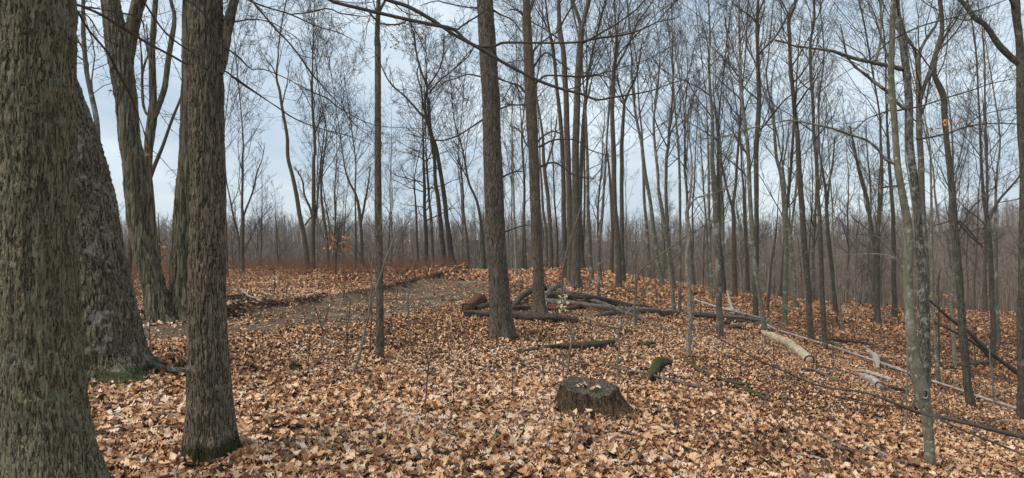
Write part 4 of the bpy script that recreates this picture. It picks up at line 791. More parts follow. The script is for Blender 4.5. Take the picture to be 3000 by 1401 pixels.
off_ = 1.78+.18*vn(cc[:, 0]*1.3, cc[:, 1]*1.3, 4)+r.normal(0, .07, dn); q_ = cc+np.stack([-dd[:, 1], dd[:, 0]], 1)*off_[:, None]
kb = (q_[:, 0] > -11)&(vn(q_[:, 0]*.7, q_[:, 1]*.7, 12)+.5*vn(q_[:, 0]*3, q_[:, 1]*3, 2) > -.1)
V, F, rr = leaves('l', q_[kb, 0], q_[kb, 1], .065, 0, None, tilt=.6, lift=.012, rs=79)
tag(mk('bank_shade_soil', V, [F], M['darklog'], smooth=False), 'dark ragged line of flakes painting in shade and bare soil on the bank along the far edge of the path', None, kind='stuff')
# the same redder carpet on the far crest
n = 60000; yy = r.uniform(24, 75, n)**1.0; xx = r.uniform(-.1, .85, n)*yy; kq = (yy < 42) | (xx/yy > .3); xx, yy = xx[kq], yy[kq]
V, F, rr = leaves('l', xx, yy, .13, 0, None, tilt=.5, rs=78)
tag(mk('crest_leaves', V, [F], M['leafred'], smooth=False, cols={'rnd': rr}), 'redder carpet of leaves on the crest and the lower slope', None, kind='stuff')

# ------------------------------------------------------------------ stumps, logs, branches
def gpt(u, v, lift=0., y=None):
    y = y or gy(u, v); p = P3(u, v, y); p[2] = float(hgt(p[0], y))+lift; return p
def rod(name, label, cat, pts, mat, lift=0., rough=.2, k=16, group=None, sticks=(), cap=None, bend=None, stub=0, flatend=True):
    """a log or branch along photo points (u, v, width[, height above its bed]) that lie on the ground"""
    SEED[0] += 1; sd = SEED[0]; rows = []
    for p in pts:
        ww = p[2]*(1.3 if name in ('log', 'fallen_branch') and mat in ('wood', 'deadred', 'darklog') else 1.1); h = p[3] if len(p) > 3 else 0.
        y = gy(p[0], p[1]+ww*.25); rad = ww/FX*y/2
        q = gpt(p[0], p[1], 0, y); q[2] = float(hgt(q[0], q[1]))+rad*.8+lift+h+(.028 if p[2] < 14 else .015); rows.append((*q, rad))
    W = np.array(rows); Lz = np.linalg.norm(np.diff(W[:, :3], axis=0), axis=1).sum()
    base = np.array([W[0, 0], W[0, 1], float(hgt(W[0, 0], W[0, 1]))])
    n = int(np.clip(Lz/.035, 14, 260)); S = spline(W, n); P = S[:, :3]; Rr = np.maximum(S[:, 3], .002)
    r = np.random.default_rng(sd)
    sA = np.linspace(0, Lz, n)
    P = P.copy(); P[:, 2] += Rr*.3*vn(sA*2.2, sd, 0); P[:, 0] += Rr*.3*vn(sA*2.2, sd, 5)
    th = np.arange(k)*2*np.pi/k
    prof = 1+rough*vn(np.cos(th)[None]*1.6+sd, np.sin(th)[None]*1.6, sA[:, None]*1.6)+rough*.8*vn(np.cos(th)[None]*4, np.sin(th)[None]*4+sd, sA[:, None]*3)+rough*.7*(vn(th[None]*5+sd, 0, sA[:, None]*.7))
    if flatend:
        Pe = np.concatenate([P[:1], P, P[-1:]]); Re = np.concatenate([[1e-4], Rr, [1e-4]]); pe = np.concatenate([prof[:1], prof, prof[-1:]])
    else: Pe, Re, pe = P, Rr, prof
    T, A, B = frames(P[None]); c, s = np.cos(th)[None, :, None], np.sin(th)[None, :, None]
    A = A[0]; B = B[0]; 
    if flatend: A = np.concatenate([A[:1], A, A[-1:]]); B = np.concatenate([B[:1], B, B[-1:]])
    V = Pe[:, None]+(Re[:, None]*pe)[..., None]*(c*A[:, None]+s*B[:, None]); m = len(Pe)
    i = np.arange(m-1)[:, None]; j = np.arange(k)[None]
    Q = np.stack([i*k+j, i*k+(j+1) % k, (i+1)*k+(j+1) % k, (i+1)*k+j], -1).reshape(-1, 4)
    V = V.reshape(-1, 3)
    if not sticks and cap is None and not stub:
        o = mk(name, V, [Q], M[mat], None, loc=base); tag(o, label, cat, group); return o, P, Rr
    root = thing(name, base, label, cat, group)
    mk('stem' if cat != 'log' else 'trunk', V, [Q], M[mat], root)
    for st in sticks:
        w = []
        for p in st:
            h = p[3] if len(p) > 3 else .04
            y = gy(p[0], p[1]); q = gpt(p[0], p[1], 0, y); q[2] += h*0+.02; w.append((*q, p[2]/FX*y/2))
        Sx = spline(np.array(w), 24); Vv, Qq = tubes(Sx[None, :, :3], np.maximum(Sx[None, :, 3], .0015), 7); mk('side_branch', Vv, [Qq], M[mat], root)
    if cap:
        for e in ((0,) if cap == 'start' else (-1,) if cap == 'end' else (0, -1)):
            tdir = (P[0]-P[1]) if e == 0 else (P[-1]-P[-2]); tdir = tdir/np.linalg.norm(tdir)
            AA, BB = (A[0], B[0]) if e == 0 else (A[-1], B[-1]); rr3 = Rr[e]
            rg = [(1.02, -.010), (1.0, .006), (.8, .004), (.76, -.06), (.25, -.10), (.001, -.11)]
            VV = []; 
            for f, d in rg: VV.append(P[e]+tdir*d+rr3*f*prof[e][:, None]*(c[0]*AA+s[0]*BB))
            VV = np.concatenate(VV); m = len(rg); i = np.arange(m-1)[:, None]
            QQ = np.stack([i*k+j, i*k+(j+1) % k, (i+1)*k+(j+1) % k, (i+1)*k+j], -1).reshape(-1, 4)
            mk('cut_end', VV, [QQ], M['hole' if mat in ('bare',) else 'deadred'], root)
    return root, P, Rr
# the big hollow stump
def stump():
    u, v = 1733, 1213; y = gy(u, v); b = gpt(u, v); sc_ = y/FX
    root = thing('tree_stump', b, 'large hollow rotting stump with ragged rim and mossy side, open leaves around', 'stump')
    k, n = 170, 60; th = np.arange(k)*2*np.pi/k; t = np.linspace(0, 1, n)[:, None]
    R0 = 128*sc_; R1 = 78*sc_; Hh = 94*sc_
    rim = .93+.07*vn(np.cos(th)*2.2+4, np.sin(th)*2.2)+.07*vn(np.cos(th)*8, np.sin(th)*8)+.05*np.abs(vn(np.cos(th)*19, np.sin(th)*19))+.15*np.cos(th-1.9)   # rim height differs around
    rad = R1+(R0-R1)*(1-t)**1.45
    flute = 1+.055*vn(th[None]*0+np.cos(th)[None]*7, np.sin(th)[None]*7, t*.8)+.06*vn(np.cos(th)[None]*17, np.sin(th)[None]*17, t*1.2)+.10*(1-t)**2*np.sin(th[None]*7+1.5*np.sin(th[None]*2))
    rr2 = rad*flute; Z = t*Hh*rim[None]-.03
    ell = 1.06
    def ring(rr_, Zz): return np.stack([b[0]+rr_*np.cos(th)[None]*ell, b[1]+rr_*np.sin(th)[None]*.92, b[2]+Zz+0*rr_], -1)
    V = ring(rr2, Z); V[:, :, 0] -= (t*.03)
    i = np.arange(n-1)[:, None]; j = np.arange(k)[None]
    Q = np.stack([i*k+j, i*k+(j+1) % k, (i+1)*k+(j+1) % k, (i+1)*k+j], -1).reshape(-1, 4)
    mk('bark', V.reshape(-1, 3), [Q], M['stumpbark'], root)
    # broken weathered top: rim slopes inwards to a hollow
    fr = np.array([1.0, .97, .86, .74, .66, .45, .2, .001]); dz = np.array([0, .008, .002, -.012, -.022, -.026, -.028, -.028])
    top = []
    for f, d in zip(fr, dz):
        zz = Hh*rim-.03+d+.012*vn(np.cos(th)*9*f, np.sin(th)*9*f, 3)*(f > .1)
        w_ = float(sstep(.25, 1.0, f)); base_ = Hh*(.93+.14*f*np.cos(th-1.9))-.03+d+.010*vn(np.cos(th)*14*f, np.sin(th)*14*f, 8)
        zz = zz*w_+base_*(1-w_)
        top.append(np.stack([b[0]-.03+rr2[-1]*f*np.cos(th)*ell, b[1]+rr2[-1]*f*np.sin(th)*.92, b[2]+zz], -1))
    V = np.concatenate(top); m = len(fr); i = np.arange(m-1)[:, None]
    Q = np.stack([i*k+j, i*k+(j+1) % k, (i+1)*k+(j+1) % k, (i+1)*k+j], -1).reshape(-1, 4)
    mk('broken_top', V, [Q], M['stumptop'], root)
    r = np.random.default_rng(8); m_ = 9; a_ = r.uniform(0, 6.28, m_); q_ = np.sqrt(r.random(m_))*R1*.62
    V, F, rr = leaves('l', b[0]-.03+q_*np.cos(a_), b[1]+q_*np.sin(a_)*.9, .075, 2, None, tilt=.5, z=b[2]+Hh*.93-.03+r.uniform(.0, .012, m_), rs=82)
    tag(mk('caught_leaves', V, [F], M['leaf'], smooth=False, cols={'rnd': rr}), 'dry leaves caught in the hollow top of the large stump', None, kind='stuff')
M['stumpbark'] = bark('rotten_stump_wood', (.15, .10, .075), (.068, .042, .030), (.009, .006, .004), 38, .07, .03, moss=.42, mosscol=(.06, .065, .012), crack=.12)
M['stumptop'] = bark('grey_weathered_stump_top', (.115, .10, .083), (.066, .056, .046), (.014, .011, .008), 34, .3, .010, moss=.22, mosscol=(.06, .055, .015))
stump()
def small_stump(u, v, w, h, label, mat='oakdark', sd=1):
    y = gy(u, v); b = gpt(u, v); s = y/FX; root = thing('small_stump', b, label, 'stump')
    W = np.array([(b[0], b[1], b[2]-.03, w*s*.62), (b[0], b[1], b[2]+h*s*.3, w*s*.5), (b[0]-.01, b[1], b[2]+h*s*.8, w*s*.47), (b[0], b[1], b[2]+h*s, w*s*.44), (b[0], b[1], b[2]+h*s*.93, w*s*.30), (b[0], b[1], b[2]+h*s*.80, w*s*.02)])
    V, Q = tubes(W[None, :, :3], W[None, :, 3], 22, (1+.14*vn(np.cos(np.arange(22)*.2856)*2+sd, np.sin(np.arange(22)*.2856)*2)[None, :]*np.ones((6, 1)))[None])
    V = V+.008*np.stack([vn(V[:, 0]*30, V[:, 1]*30, V[:, 2]*30+q) for q in (0, 5, 9)], -1)
    mk('wood', V, [Q], M[mat], root)
small_stump(860, 1088, 30, 32, 'little broken-off stump alone in the leaves before the path', sd=3)
small_stump(2095, 862, 14, 12, 'tiny dark stump beside the trees at the ridge crest', sd=5)
# mossy lower side of the stump's neighbours
rod('mossy_root', 'short arched mossy dead root beside the long dark stick', 'root', [(1902, 1118, 14), (1908, 1098, 22, .02), (1925, 1080, 24, .05), (1945, 1075, 20, .04), (1966, 1072, 12)], 'mosslog', rough=.2)
rod('log', 'short reddish rotten log with a cut face beside the grey-furrowed trunk', 'log', [(1366, 912, 27), (1390, 902, 27), (1412, 893, 25)], 'deadred', cap='start', lift=.03, k=24)
rod('log', 'second rotten log end tucked behind the grey-furrowed trunk', 'log', [(1405, 912, 15), (1425, 905, 18), (1490, 898, 16), (1520, 893, 12)], 'darklog')
rod('log', 'long low mossy log lying before the grey-furrowed and brown trunks', 'log', [(1358, 930, 10), (1400, 928, 15), (1500, 934, 18), (1580, 940, 19), (1640, 944, 18), (1692, 948, 11)], 'darklog', rough=.25, lift=.035)
rod('fallen_branch', 'dark curved branch arching over the pile just before the brown trunk', 'branch', [(1500, 904, 12), (1530, 888, 13, .08), (1560, 872, 13, .14), (1600, 866, 12, .16), (1640, 876, 11, .1), (1665, 890, 9)], 'darklog', rough=.2)
rod('fallen_branch', 'short dark limb curling up behind the brown trunk', 'branch', [(1590, 900, 11), (1605, 880, 12, .12), (1625, 868, 10, .2), (1648, 862, 8, .16), (1680, 880, 6)], 'wood', rough=.2)
rod('log', 'stout grey weathered log, thickest of the pile past the brown trunk', 'log', [(1590, 893, 13), (1660, 896, 19), (1740, 908, 19), (1820, 917, 17), (1900, 919, 13), (1975, 922, 13)], 'wood', cap='end', rough=.16)
rod('fallen_branch', 'long weathered branch on top of the pile, slanting to the lower slope', 'branch', [(1648, 888, 7, .15), (1700, 896, 9, .16), (1780, 912, 9, .1), (1850, 935, 8, .04), (1900, 950, 7), (1960, 975, 5), (2010, 1000, 3)], 'wood', sticks=([(1850, 936, 5), (1880, 958, 4), (1910, 985, 3), (1940, 1010, 2)],), rough=.2)
rod('fallen_branch', 'thin pale-grey branch running above the stout log', 'branch', [(1620, 880, 6, .16), (1700, 884, 6, .18), (1760, 894, 6, .15), (1840, 908, 5, .12), (1900, 914, 4, .1)], 'wood', rough=.15)
rod('fallen_branch', 'split dark limb lying between the stout log and the low mossy log', 'branch', [(1600, 912, 9), (1650, 916, 11), (1700, 908, 10, .03), (1760, 920, 9), (1800, 930, 7)], 'deadred', rough=.3)
rod('log', 'dark slab of wood at the foot of the lumpy sapling', 'log', [(1740, 893, 9, .02), (1800, 898, 9), (1850, 905, 7)], 'darklog', rough=.25)
rod('fallen_branch', 'small pale crooked root curling beside the foot of the brown trunk', 'branch', [(1602, 893, 5, .06), (1598, 908, 5), (1606, 918, 5), (1620, 924, 4)], 'white')
rod('log', 'dark knobbly log end nearest the brown trunk within the pile', 'log', [(1500, 916, 14), (1530, 911, 17), (1560, 907, 16)], 'darklog', rough=.35)
rod('log', 'thick dark rotten log heaped against the far side of the brown trunk', 'log', [(1592, 882, 18, .05), (1625, 884, 20, .08), (1662, 888, 17, .05), (1690, 893, 10)], 'darklog', rough=.35)
rod('log', 'split red-brown log jutting past the brown trunk under the others', 'log', [(1608, 905, 12), (1660, 906, 15), (1710, 901, 13, .05), (1745, 893, 8, .12)], 'deadred', rough=.35)
rod('fallen_branch', 'dark branch lying along the top of the stout grey log', 'branch', [(1660, 893, 8, .2), (1730, 902, 9, .22), (1800, 910, 8, .2), (1850, 918, 5, .15)], 'darklog', rough=.3)
rod('fallen_branch', 'thin dark branch trailing from the pile toward the birch-like sapling', 'branch', [(1800, 940, 5), (1860, 960, 6), (1930, 985, 5), (1990, 1012, 3)], 'wood', rough=.3)
rod('fallen_branch', 'knotty grey branch at the near edge of the log pile', 'branch', [(1700, 925, 5), (1740, 932, 7), (1790, 930, 7, .05), (1830, 926, 5)], 'wood', rough=.4)
rod('fallen_branch', 'tangled dark branch end below the grey log behind the slope trunk', 'branch', [(2120, 948, 5), (2160, 945, 8), (2210, 955, 8), (2262, 975, 6)], 'darklog', rough=.3)
rod('fallen_branch', 'dark branch lying alongside the barkless pale log', 'branch', [(2240, 1010, 5), (2270, 1022, 7), (2300, 1030, 5)], 'darklog', rough=.3)
rod('log', 'grey log crossing behind the pale birch-like sapling', 'log', [(1990, 915, 10), (2030, 924, 13), (2100, 934, 13), (2180, 940, 11), (2250, 950, 8)], 'wood', cap='start')
rod('fallen_branch', 'pale branch lying over the grey log behind the nearest slope trunk', 'branch', [(2035, 888, 5, .06), (2090, 908, 6, .08), (2140, 924, 8, .1), (2190, 935, 8, .08), (2245, 944, 6, .04)], 'white', sticks=([(2150, 926, 5), (2140, 905, 4), (2131, 882, 5)],))
rod('fallen_branch', 'long grey branch snaking past the nearest slope trunk', 'branch', [(2050, 962, 4), (2110, 964, 6), (2170, 962, 7), (2210, 956, 6), (2248, 946, 5)], 'wood', sticks=([(2170, 962, 4), (2190, 968, 3), (2225, 958, 3)],))
rod('fallen_branch', 'upright pale snag leaning from the pile behind the nearest slope trunk', 'branch', [(2150, 925, 7), (2141, 905, 6, .12), (2130, 880, 5, .3)], 'white', flatend=True)
rod('log', 'barkless pale log with a dark rotten end on the slope', 'log', [(2236, 980, 15), (2262, 992, 21), (2300, 1010, 25), (2335, 1033, 26), (2372, 1062, 25)], 'bare', cap='end', k=28, rough=.06)
rod('fallen_branch', 'bleached crooked branch above the dark log ends on the lower slope', 'branch', [(2528, 1018, 5), (2545, 1036, 8, .03), (2560, 1052, 16, .05), (2568, 1066, 17, .03), (2572, 1085, 10)], 'white', rough=.25)
rod('log', 'short broken log with a hollow black end, lowest of the rotten pieces', 'log', [(2522, 1108, 14), (2545, 1122, 22), (2580, 1142, 27)], 'white', cap='end', k=24, rough=.15)
rod('log', 'slim bleached log beside the hollow-ended one, its tip burnt dark', 'log', [(2500, 1092, 5), (2540, 1100, 9, .03), (2590, 1116, 11, .03), (2612, 1122, 11)], 'white', cap='end')
rod('log', 'dark round chunk of wood touching the bleached crooked branch', 'log', [(2580, 1062, 15), (2592, 1068, 16), (2606, 1078, 12)], 'darklog', k=20)
rod('fallen_branch', 'long straight pale pole lying down the slope behind the beech', 'branch', [(2240, 958, 4), (2290, 980, 5), (2400, 1015, 5), (2500, 1047, 6), (2590, 1078, 7), (2665, 1105, 7), (2760, 1140, 7), (2830, 1162, 8), (2900, 1186, 8), (3000, 1216, 8), (3080, 1240, 8)], 'white', lift=.05)
rod('fallen_branch', 'thin dark pole lying parallel above the long pale pole', 'branch', [(2180, 930, 3), (2260, 960, 4), (2350, 990, 4), (2430, 1012, 4), (2480, 1030, 3)], 'wood', lift=.03)
rod('fallen_branch', 'thin grey branch resting across the broken log pieces', 'branch', [(2385, 1078, 3), (2440, 1090, 4), (2500, 1105, 5), (2560, 1130, 5), (2620, 1160, 4)], 'wood', lift=.03)
rod('log', 'level dark log lying far down the slope beyond the crooked dark tree', 'log', [(2745, 1068, 6), (2800, 1072, 7), (2850, 1072, 8), (2905, 1070, 9)], 'darklog')
def leaning(name, label, cat, pts, mat, y0, y1, k=12):
    W = []
    for q, p in enumerate(pts): W.append((*P3(p[0], p[1], y0+(y1-y0)*q/(len(pts)-1)), p[2]/FX*(y0+(y1-y0)*q/(len(pts)-1))/2))
    S = spline(np.array(W), 60); V, Q = tubes(S[None, :, :3], S[None, :, 3], k, (1+.12*vn(np.arange(k)[None]*.9, np.arange(60)[:, None]*.4))[None])
    o = mk(name, V, [Q], M[mat], None, loc=S[0, :3]); tag(o, label, cat); return o
leaning('dead_tree', 'dark dead tree fallen slantwise, resting against the crooked dark tree', 'dead tree', [(2990, 1097, 15), (2940, 1062, 13), (2880, 1015, 12), (2835, 970, 11), (2785, 935, 9), (2740, 895, 7), (2700, 855, 5)], 'dark', 15, 14.5)
leaning('dead_tree', 'thin dead pole crossing under the slantwise dead tree', 'dead tree', [(2900, 1050, 9), (2872, 1018, 8), (2820, 985, 7), (2780, 965, 6), (2740, 945, 5)], 'dark', 15.2, 14.8)
leaning('dead_branch', 'bare dark limb hanging slantwise against the crooked dark tree', 'branch', [(2700, 690, 3), (2740, 660, 3), (2806, 648, 5), (2830, 665, 6), (2862, 705, 6), (2880, 725, 5)], 'dark', 12.9, 12.6, 7)
leaning('dead_branch', 'bowed dark branch hanging between the stout two-armed tree and the beech', 'branch', [(2500, 684, 2), (2560, 692, 4), (2585, 705, 5), (2615, 745, 6), (2638, 785, 7), (2652, 815, 7)], 'twig' if False else 'dark', 8.5, 7.0, 8)
leaning('dead_branch', 'thin pale twig stretching level beside the beech at head height', 'branch', [(2440, 750, 1.6), (2500, 746, 2.2), (2560, 744, 2.6), (2600, 748, 2.6), (2620, 758, 2.6)], 'pale', 8.0, 7.4, 6)
leaning('broken_pole', 'slender dead pole propped diagonally in front of the Y-forked tree', 'branch', [(1645, 870, 8), (1648, 800, 7), (1662, 735, 7), (1675, 690, 6.5), (1690, 645, 6), (1704, 600, 5)], 'brown', 15.5, 17, 10)
rod('fallen_branch', 'splintered grey branch across the slope just below the barkless pale log', 'branch', [(2330, 1085, 5), (2390, 1098, 8, .03), (2440, 1118, 9), (2490, 1130, 5)], 'wood', rough=.4, sticks=([(2400, 1100, 4), (2420, 1080, 3), (2436, 1062, 2)],))
rod('fallen_branch', 'dark broken limb beside the hollow-ended log', 'branch', [(2600, 1140, 9), (2630, 1152, 10, .03), (2668, 1160, 6)], 'darklog', rough=.4)
rod('fallen_branch', 'thin dark branch above the bleached crooked one', 'branch', [(2420, 1000, 4), (2470, 1006, 6, .03), (2530, 1010, 5)], 'darklog', rough=.3)
rod('stick', 'dark forked twig in the leaves between the two mossy roots and the barkless log', 'stick', [(2250, 1112, 3), (2300, 1128, 5), (2350, 1150, 4)], 'wood', sticks=([(2300, 1128, 3), (2330, 1120, 2), (2355, 1110, 1.5)],))
rod('stick', 'pale broken stick below the forked dark fallen branch', 'stick', [(2330, 1340, 5), (2390, 1352, 7), (2440, 1372, 6)], 'white')
rod('stick', 'dark snapped stick in front of the large stump', 'stick', [(1560, 1290, 6), (1610, 1298, 8), (1650, 1300, 5)], 'wood')
rod('stick', 'long dark stick lying diagonally past the mossy root', 'stick', [(1790, 1085, 6), (1850, 1098, 6), (1900, 1108, 7), (2000, 1133, 9), (2080, 1155, 9), (2160, 1182, 8), (2230, 1200, 6), (2268, 1214, 4)], 'wood', lift=.012)
rod('stick', 'crooked thin stick above the near end of the long dark one', 'stick', [(1775, 1082, 5), (1800, 1075, 8), (1835, 1062, 5, .03), (1870, 1057, 5, .03), (1895, 1064, 3)], 'wood')
rod('log', 'flat half-buried mossy log beyond the large stump', 'log', [(1600, 1027, 8), (1660, 1024, 17), (1720, 1022, 21), (1770, 1018, 17), (1800, 1014, 10)], 'mosslog', lift=.02)
rod('stick', 'dark thin stick continuing from the flat mossy log', 'stick', [(1505, 1038, 7), (1540, 1036, 9), (1590, 1026, 6), (1640, 1020, 4)], 'darklog')
rod('log', 'small green mossy lump of wood past the flat mossy log', 'log', [(1872, 1012, 9), (1890, 1014, 12), (1918, 1013, 9)], 'mosslog')
rod('log', 'narrow decaying log beneath the lumpy sapling, mossy at its tip', 'log', [(1722, 955, 7), (1780, 965, 9), (1840, 975, 10), (1882, 984, 7)], 'mosslog')
rod('log', 'splintered flat piece of wood behind the grey-furrowed trunk foot', 'log', [(1512, 974, 7), (1550, 978, 9), (1585, 984, 11), (1600, 992, 6)], 'deadred', rough=.3)
rod('mossy_root', 'mossy half-buried root running downhill from the birch-like sapling', 'root', [(2008, 1062, 12), (2030, 1082, 13), (2070, 1105, 12), (2110, 1122, 11), (2160, 1135, 10), (2215, 1140, 6)], 'mosslog', lift=.012)
rod('mossy_root', 'second mossy root lower down, parting from the first', 'root', [(2150, 1138, 8), (2185, 1150, 9), (2220, 1168, 10), (2262, 1190, 7)], 'mosslog', lift=.012)
rod('log', 'mossy lump of rotten wood between the mossy root and the pale barkless log', 'log', [(2155, 1068, 8), (2175, 1078, 12), (2205, 1088, 6)], 'mosslog')
rod('stick', 'forked dark fallen branch low down by the beech foot', 'stick', [(2240, 1270, 5), (2330, 1278, 6), (2390, 1284, 7), (2420, 1300, 9), (2455, 1326, 11), (2520, 1342, 9), (2600, 1360, 8), (2712, 1384, 7)], 'wood', sticks=([(2455, 1328, 4), (2400, 1310, 3), (2370, 1330, 2)],), lift=.02)
rod('stick', 'long pale stick running downhill toward the beech foot', 'stick', [(2425, 1185, 3), (2440, 1220, 5), (2458, 1250, 6), (2500, 1288, 6), (2540, 1320, 6), (2600, 1352, 5)], 'white', lift=.02)
rod('stick', 'thin dark stick below the mossy arched root', 'stick', [(1925, 1172, 5), (1990, 1176, 5), (2040, 1182, 7), (2090, 1192, 5)], 'wood')
rod('stick', 'bent pale stick in the leaves beside the straight furrowed trunk', 'stick', [(478, 1150, 4), (464, 1180, 6), (462, 1200, 7), (480, 1222, 7), (520, 1242, 8), (545, 1250, 8)], 'wood', lift=.01)
rod('stick', 'short grey stick meeting the foot of the straight furrowed trunk', 'stick', [(452, 1266, 7), (490, 1268, 8), (545, 1268, 8)], 'wood')
rod('stick', 'stubby brown stick just past the mossy foot of the furrowed trunk', 'stick', [(690, 1290, 9), (715, 1300, 11), (746, 1312, 10)], 'wood')
rod('stick', 'knobbly dark piece of branch in the leaves at the bottom of the photo', 'stick', [(835, 1316, 9), (860, 1312, 13), (895, 1306, 9)], 'wood')
rod('stick', 'pale weathered stick lying along the near edge of the path', 'stick', [(785, 988, 3), (860, 986, 4), (930, 992, 5), (968, 1004, 5), (1000, 1012, 5)], 'white')
rod('stick', 'slender dark stick rising beside the little stump', 'stick', [(903, 1092, 5), (930, 1078, 5, .03), (955, 1060, 3, .08), (985, 1032, 2, .1)], 'wood')
rod('stick', 'reddish thin pole across the leaves beyond the burl sapling', 'stick', [(1125, 953, 4), (1200, 952, 5), (1260, 954, 5), (1325, 959, 3)], 'deadred')
rod('stick', 'short pale forked stick in front of the lumpy pile of brush', 'stick', [(708, 862, 4, .1), (725, 875, 5, .05), (755, 888, 5), (785, 896, 3)], 'white')
rod('surface_root', 'grey lichened root reaching out over the leaves from the broad oak', 'root', [(425, 1085, 30), (450, 1093, 22), (490, 1100, 16), (545, 1106, 12)], 'lichen', lift=.03, rough=.2)
# brush piles
def pile(u, v, w, h, label, sd, n=60):
    y = gy(u, v); b = gpt(u, v); s = y/FX; r = np.random.default_rng(sd)
    P = np.zeros((n, 5, 3)); a = r.uniform(0, 6.28, n); L_ = r.uniform(.3, 1.0, n)*w*s*.6
    c = np.stack([r.normal(0, w*s*.22, n), r.normal(0, w*s*.2, n), np.abs(r.normal(0, h*s*.4, n))], 1)
    for q in range(5):
        f = (q-2)/4; P[:, q] = c+np.stack([np.cos(a)*L_*f, np.sin(a)*L_*f, np.abs(r.normal(0, .02, n))+.02], 1)
    P += b; R0 = r.uniform(.006, .028, n)[:, None]*np.linspace(1, .5, 5)[None]
    V, Q = tubes(P, R0, 6); o = mk('brush_pile', V, [Q], M['darklog'], None, loc=b); tag(o, label, 'brush pile')
pile(690, 885, 70, 22, 'dark heap of broken branches just beyond the furrowed trunk', 1)
pile(1035, 825, 60, 22, 'low dark heap of sticks in the reddish brush', 2)
# knot hole of the beech
def knot():
    root = BE[0]; P, Rr, y = BE[1], BE[2], BE[3]
    z = CAMZ-(1152-CY)/FX*y; i = int(np.argmin(np.abs(P[:, 2]-z))); c = P[i]; d = np.array([-.43, -.9, 0.]); d[0] = -.38; d /= np.linalg.norm(d)
    e = np.array([d[1], -d[0], 0])*-1; up = np.array([0, 0, 1.])
    cc = c+d*Rr[i]*.93+e*Rr[i]*.22; k = 26; th = np.arange(k)*2*np.pi/k
    def rg(a, b, o): return cc+d*o+(np.cos(th)*a)[:, None]*e+(np.sin(th)*b+np.sin(th*2+1)*b*.12)[:, None]*up
    s = Rr[i]
    def shell(name, rr, mat):
        V = np.concatenate([rg(*q) for q in rr]); m = len(rr); ii = np.arange(m-1)[:, None]; j = np.arange(k)[None]
        mk(name, V, [np.stack([ii*k+j, ii*k+(j+1) % k, (ii+1)*k+(j+1) % k, (ii+1)*k+j], -1).reshape(-1, 4)], M[mat], root)
    shell('knot_rim', [(s*.68, s*.85, -s*.2), (s*.55, s*.70, s*.08), (s*.42, s*.58, s*.20), (s*.33, s*.48, s*.15), (s*.29, s*.43, s*.03)], 'beech')
    shell('knot_hole', [(s*.31, s*.46, s*.075), (s*.20, s*.30, s*.06), (s*.001, s*.001, s*.05)], 'hole')
knot()
# ------------------------------------------------------------------ the drooping dark branch across the lower slope
def droop():
    y0 = 5.0
    rowsA = [(3260, 1350, 19), (3130, 1312, 17), (3000, 1281, 15), (2927, 1264, 13), (2849, 1244, 12), (2790, 1230, 11), (2733, 1217, 10.5), (2680, 1204, 9), (2632, 1186, 8), (2558, 1157, 7), (2500, 1145, 6), (2440, 1138, 5.5), (2380, 1124, 5.5), (2310, 1093, 5), (2221, 1054, 4.5), (2170, 1025, 4), (2128, 1004, 4), (2089, 982, 3.4), (2043, 973, 2.6), (2000, 942, 1.6)]
    def W(rows, ya, yb):
        m = len(rows); return np.array([(*P3(p[0], p[1], ya+(yb-ya)*q/(m-1)), p[2]/FX*(ya+(yb-ya)*q/(m-1))/2) for q, p in enumerate(rows)])
    A = W(rowsA, 5.0, 5.9); base = A[0, :3]
    root = thing('drooping_branch', base, 'long dark drooping branch reaching low across the slope before the beech', 'branch')
    S = spline(A, 160); V, Q = tubes(S[None, :, :3], S[None, :, 3], 12); mk('stem', V, [Q], M['twig'], root)
    subs = [([(2733, 1217, 6), (2690, 1212, 5), (2636, 1192, 5), (2560, 1187, 4.5), (2500, 1175, 4), (2440, 1158, 3.5), (2370, 1145, 3), (2300, 1118, 2), (2230, 1100, 1.2)], 5.3, 5.8),
            ([(2221, 1054, 3), (2190, 1055, 2.8), (2150, 1050, 2.6), (2105, 1028, 2.2), (2080, 1010, 1.4)], 5.75, 5.9),
            ([(2700, 1214, 5), (2740, 1222, 6), (2810, 1256, 6), (2888, 1287, 6), (2950, 1312, 6), (3010, 1338, 5), (3090, 1370, 4)], 5.3, 4.9),
            ([(2849, 1246, 3.4), (2885, 1238, 3), (2930, 1228, 2.6), (2975, 1226, 1.6)], 5.2, 5.1),
            ([(2860, 1248, 3.2), (2820, 1225, 3), (2790, 1212, 2.6), (2750, 1205, 1.6)], 5.2, 5.3),
            ([(2310, 1093, 2.4), (2340, 1085, 2.2), (2380, 1082, 2), (2400, 1076, 1.2)], 5.6, 5.6),
            ([(2089, 982, 2.4), (2080, 960, 2.2), (2071, 935, 1.4)], 5.85, 5.9),
            ([(2440, 1138, 2.4), (2380, 1150, 2), (2300, 1110, 1.5), (2240, 1098, 1)], 5.5, 5.7),
            ([(2927, 1264, 3.4), (2960, 1268, 3), (3000, 1290, 2.4)], 5.1, 5.0)]
    for rows, ya, yb in subs:
        S = spline(W(rows, ya, yb), 40); V, Q = tubes(S[None, :, :3], S[None, :, 3], 7); mk('side_branch', V, [Q], M['twig'], root)
droop()
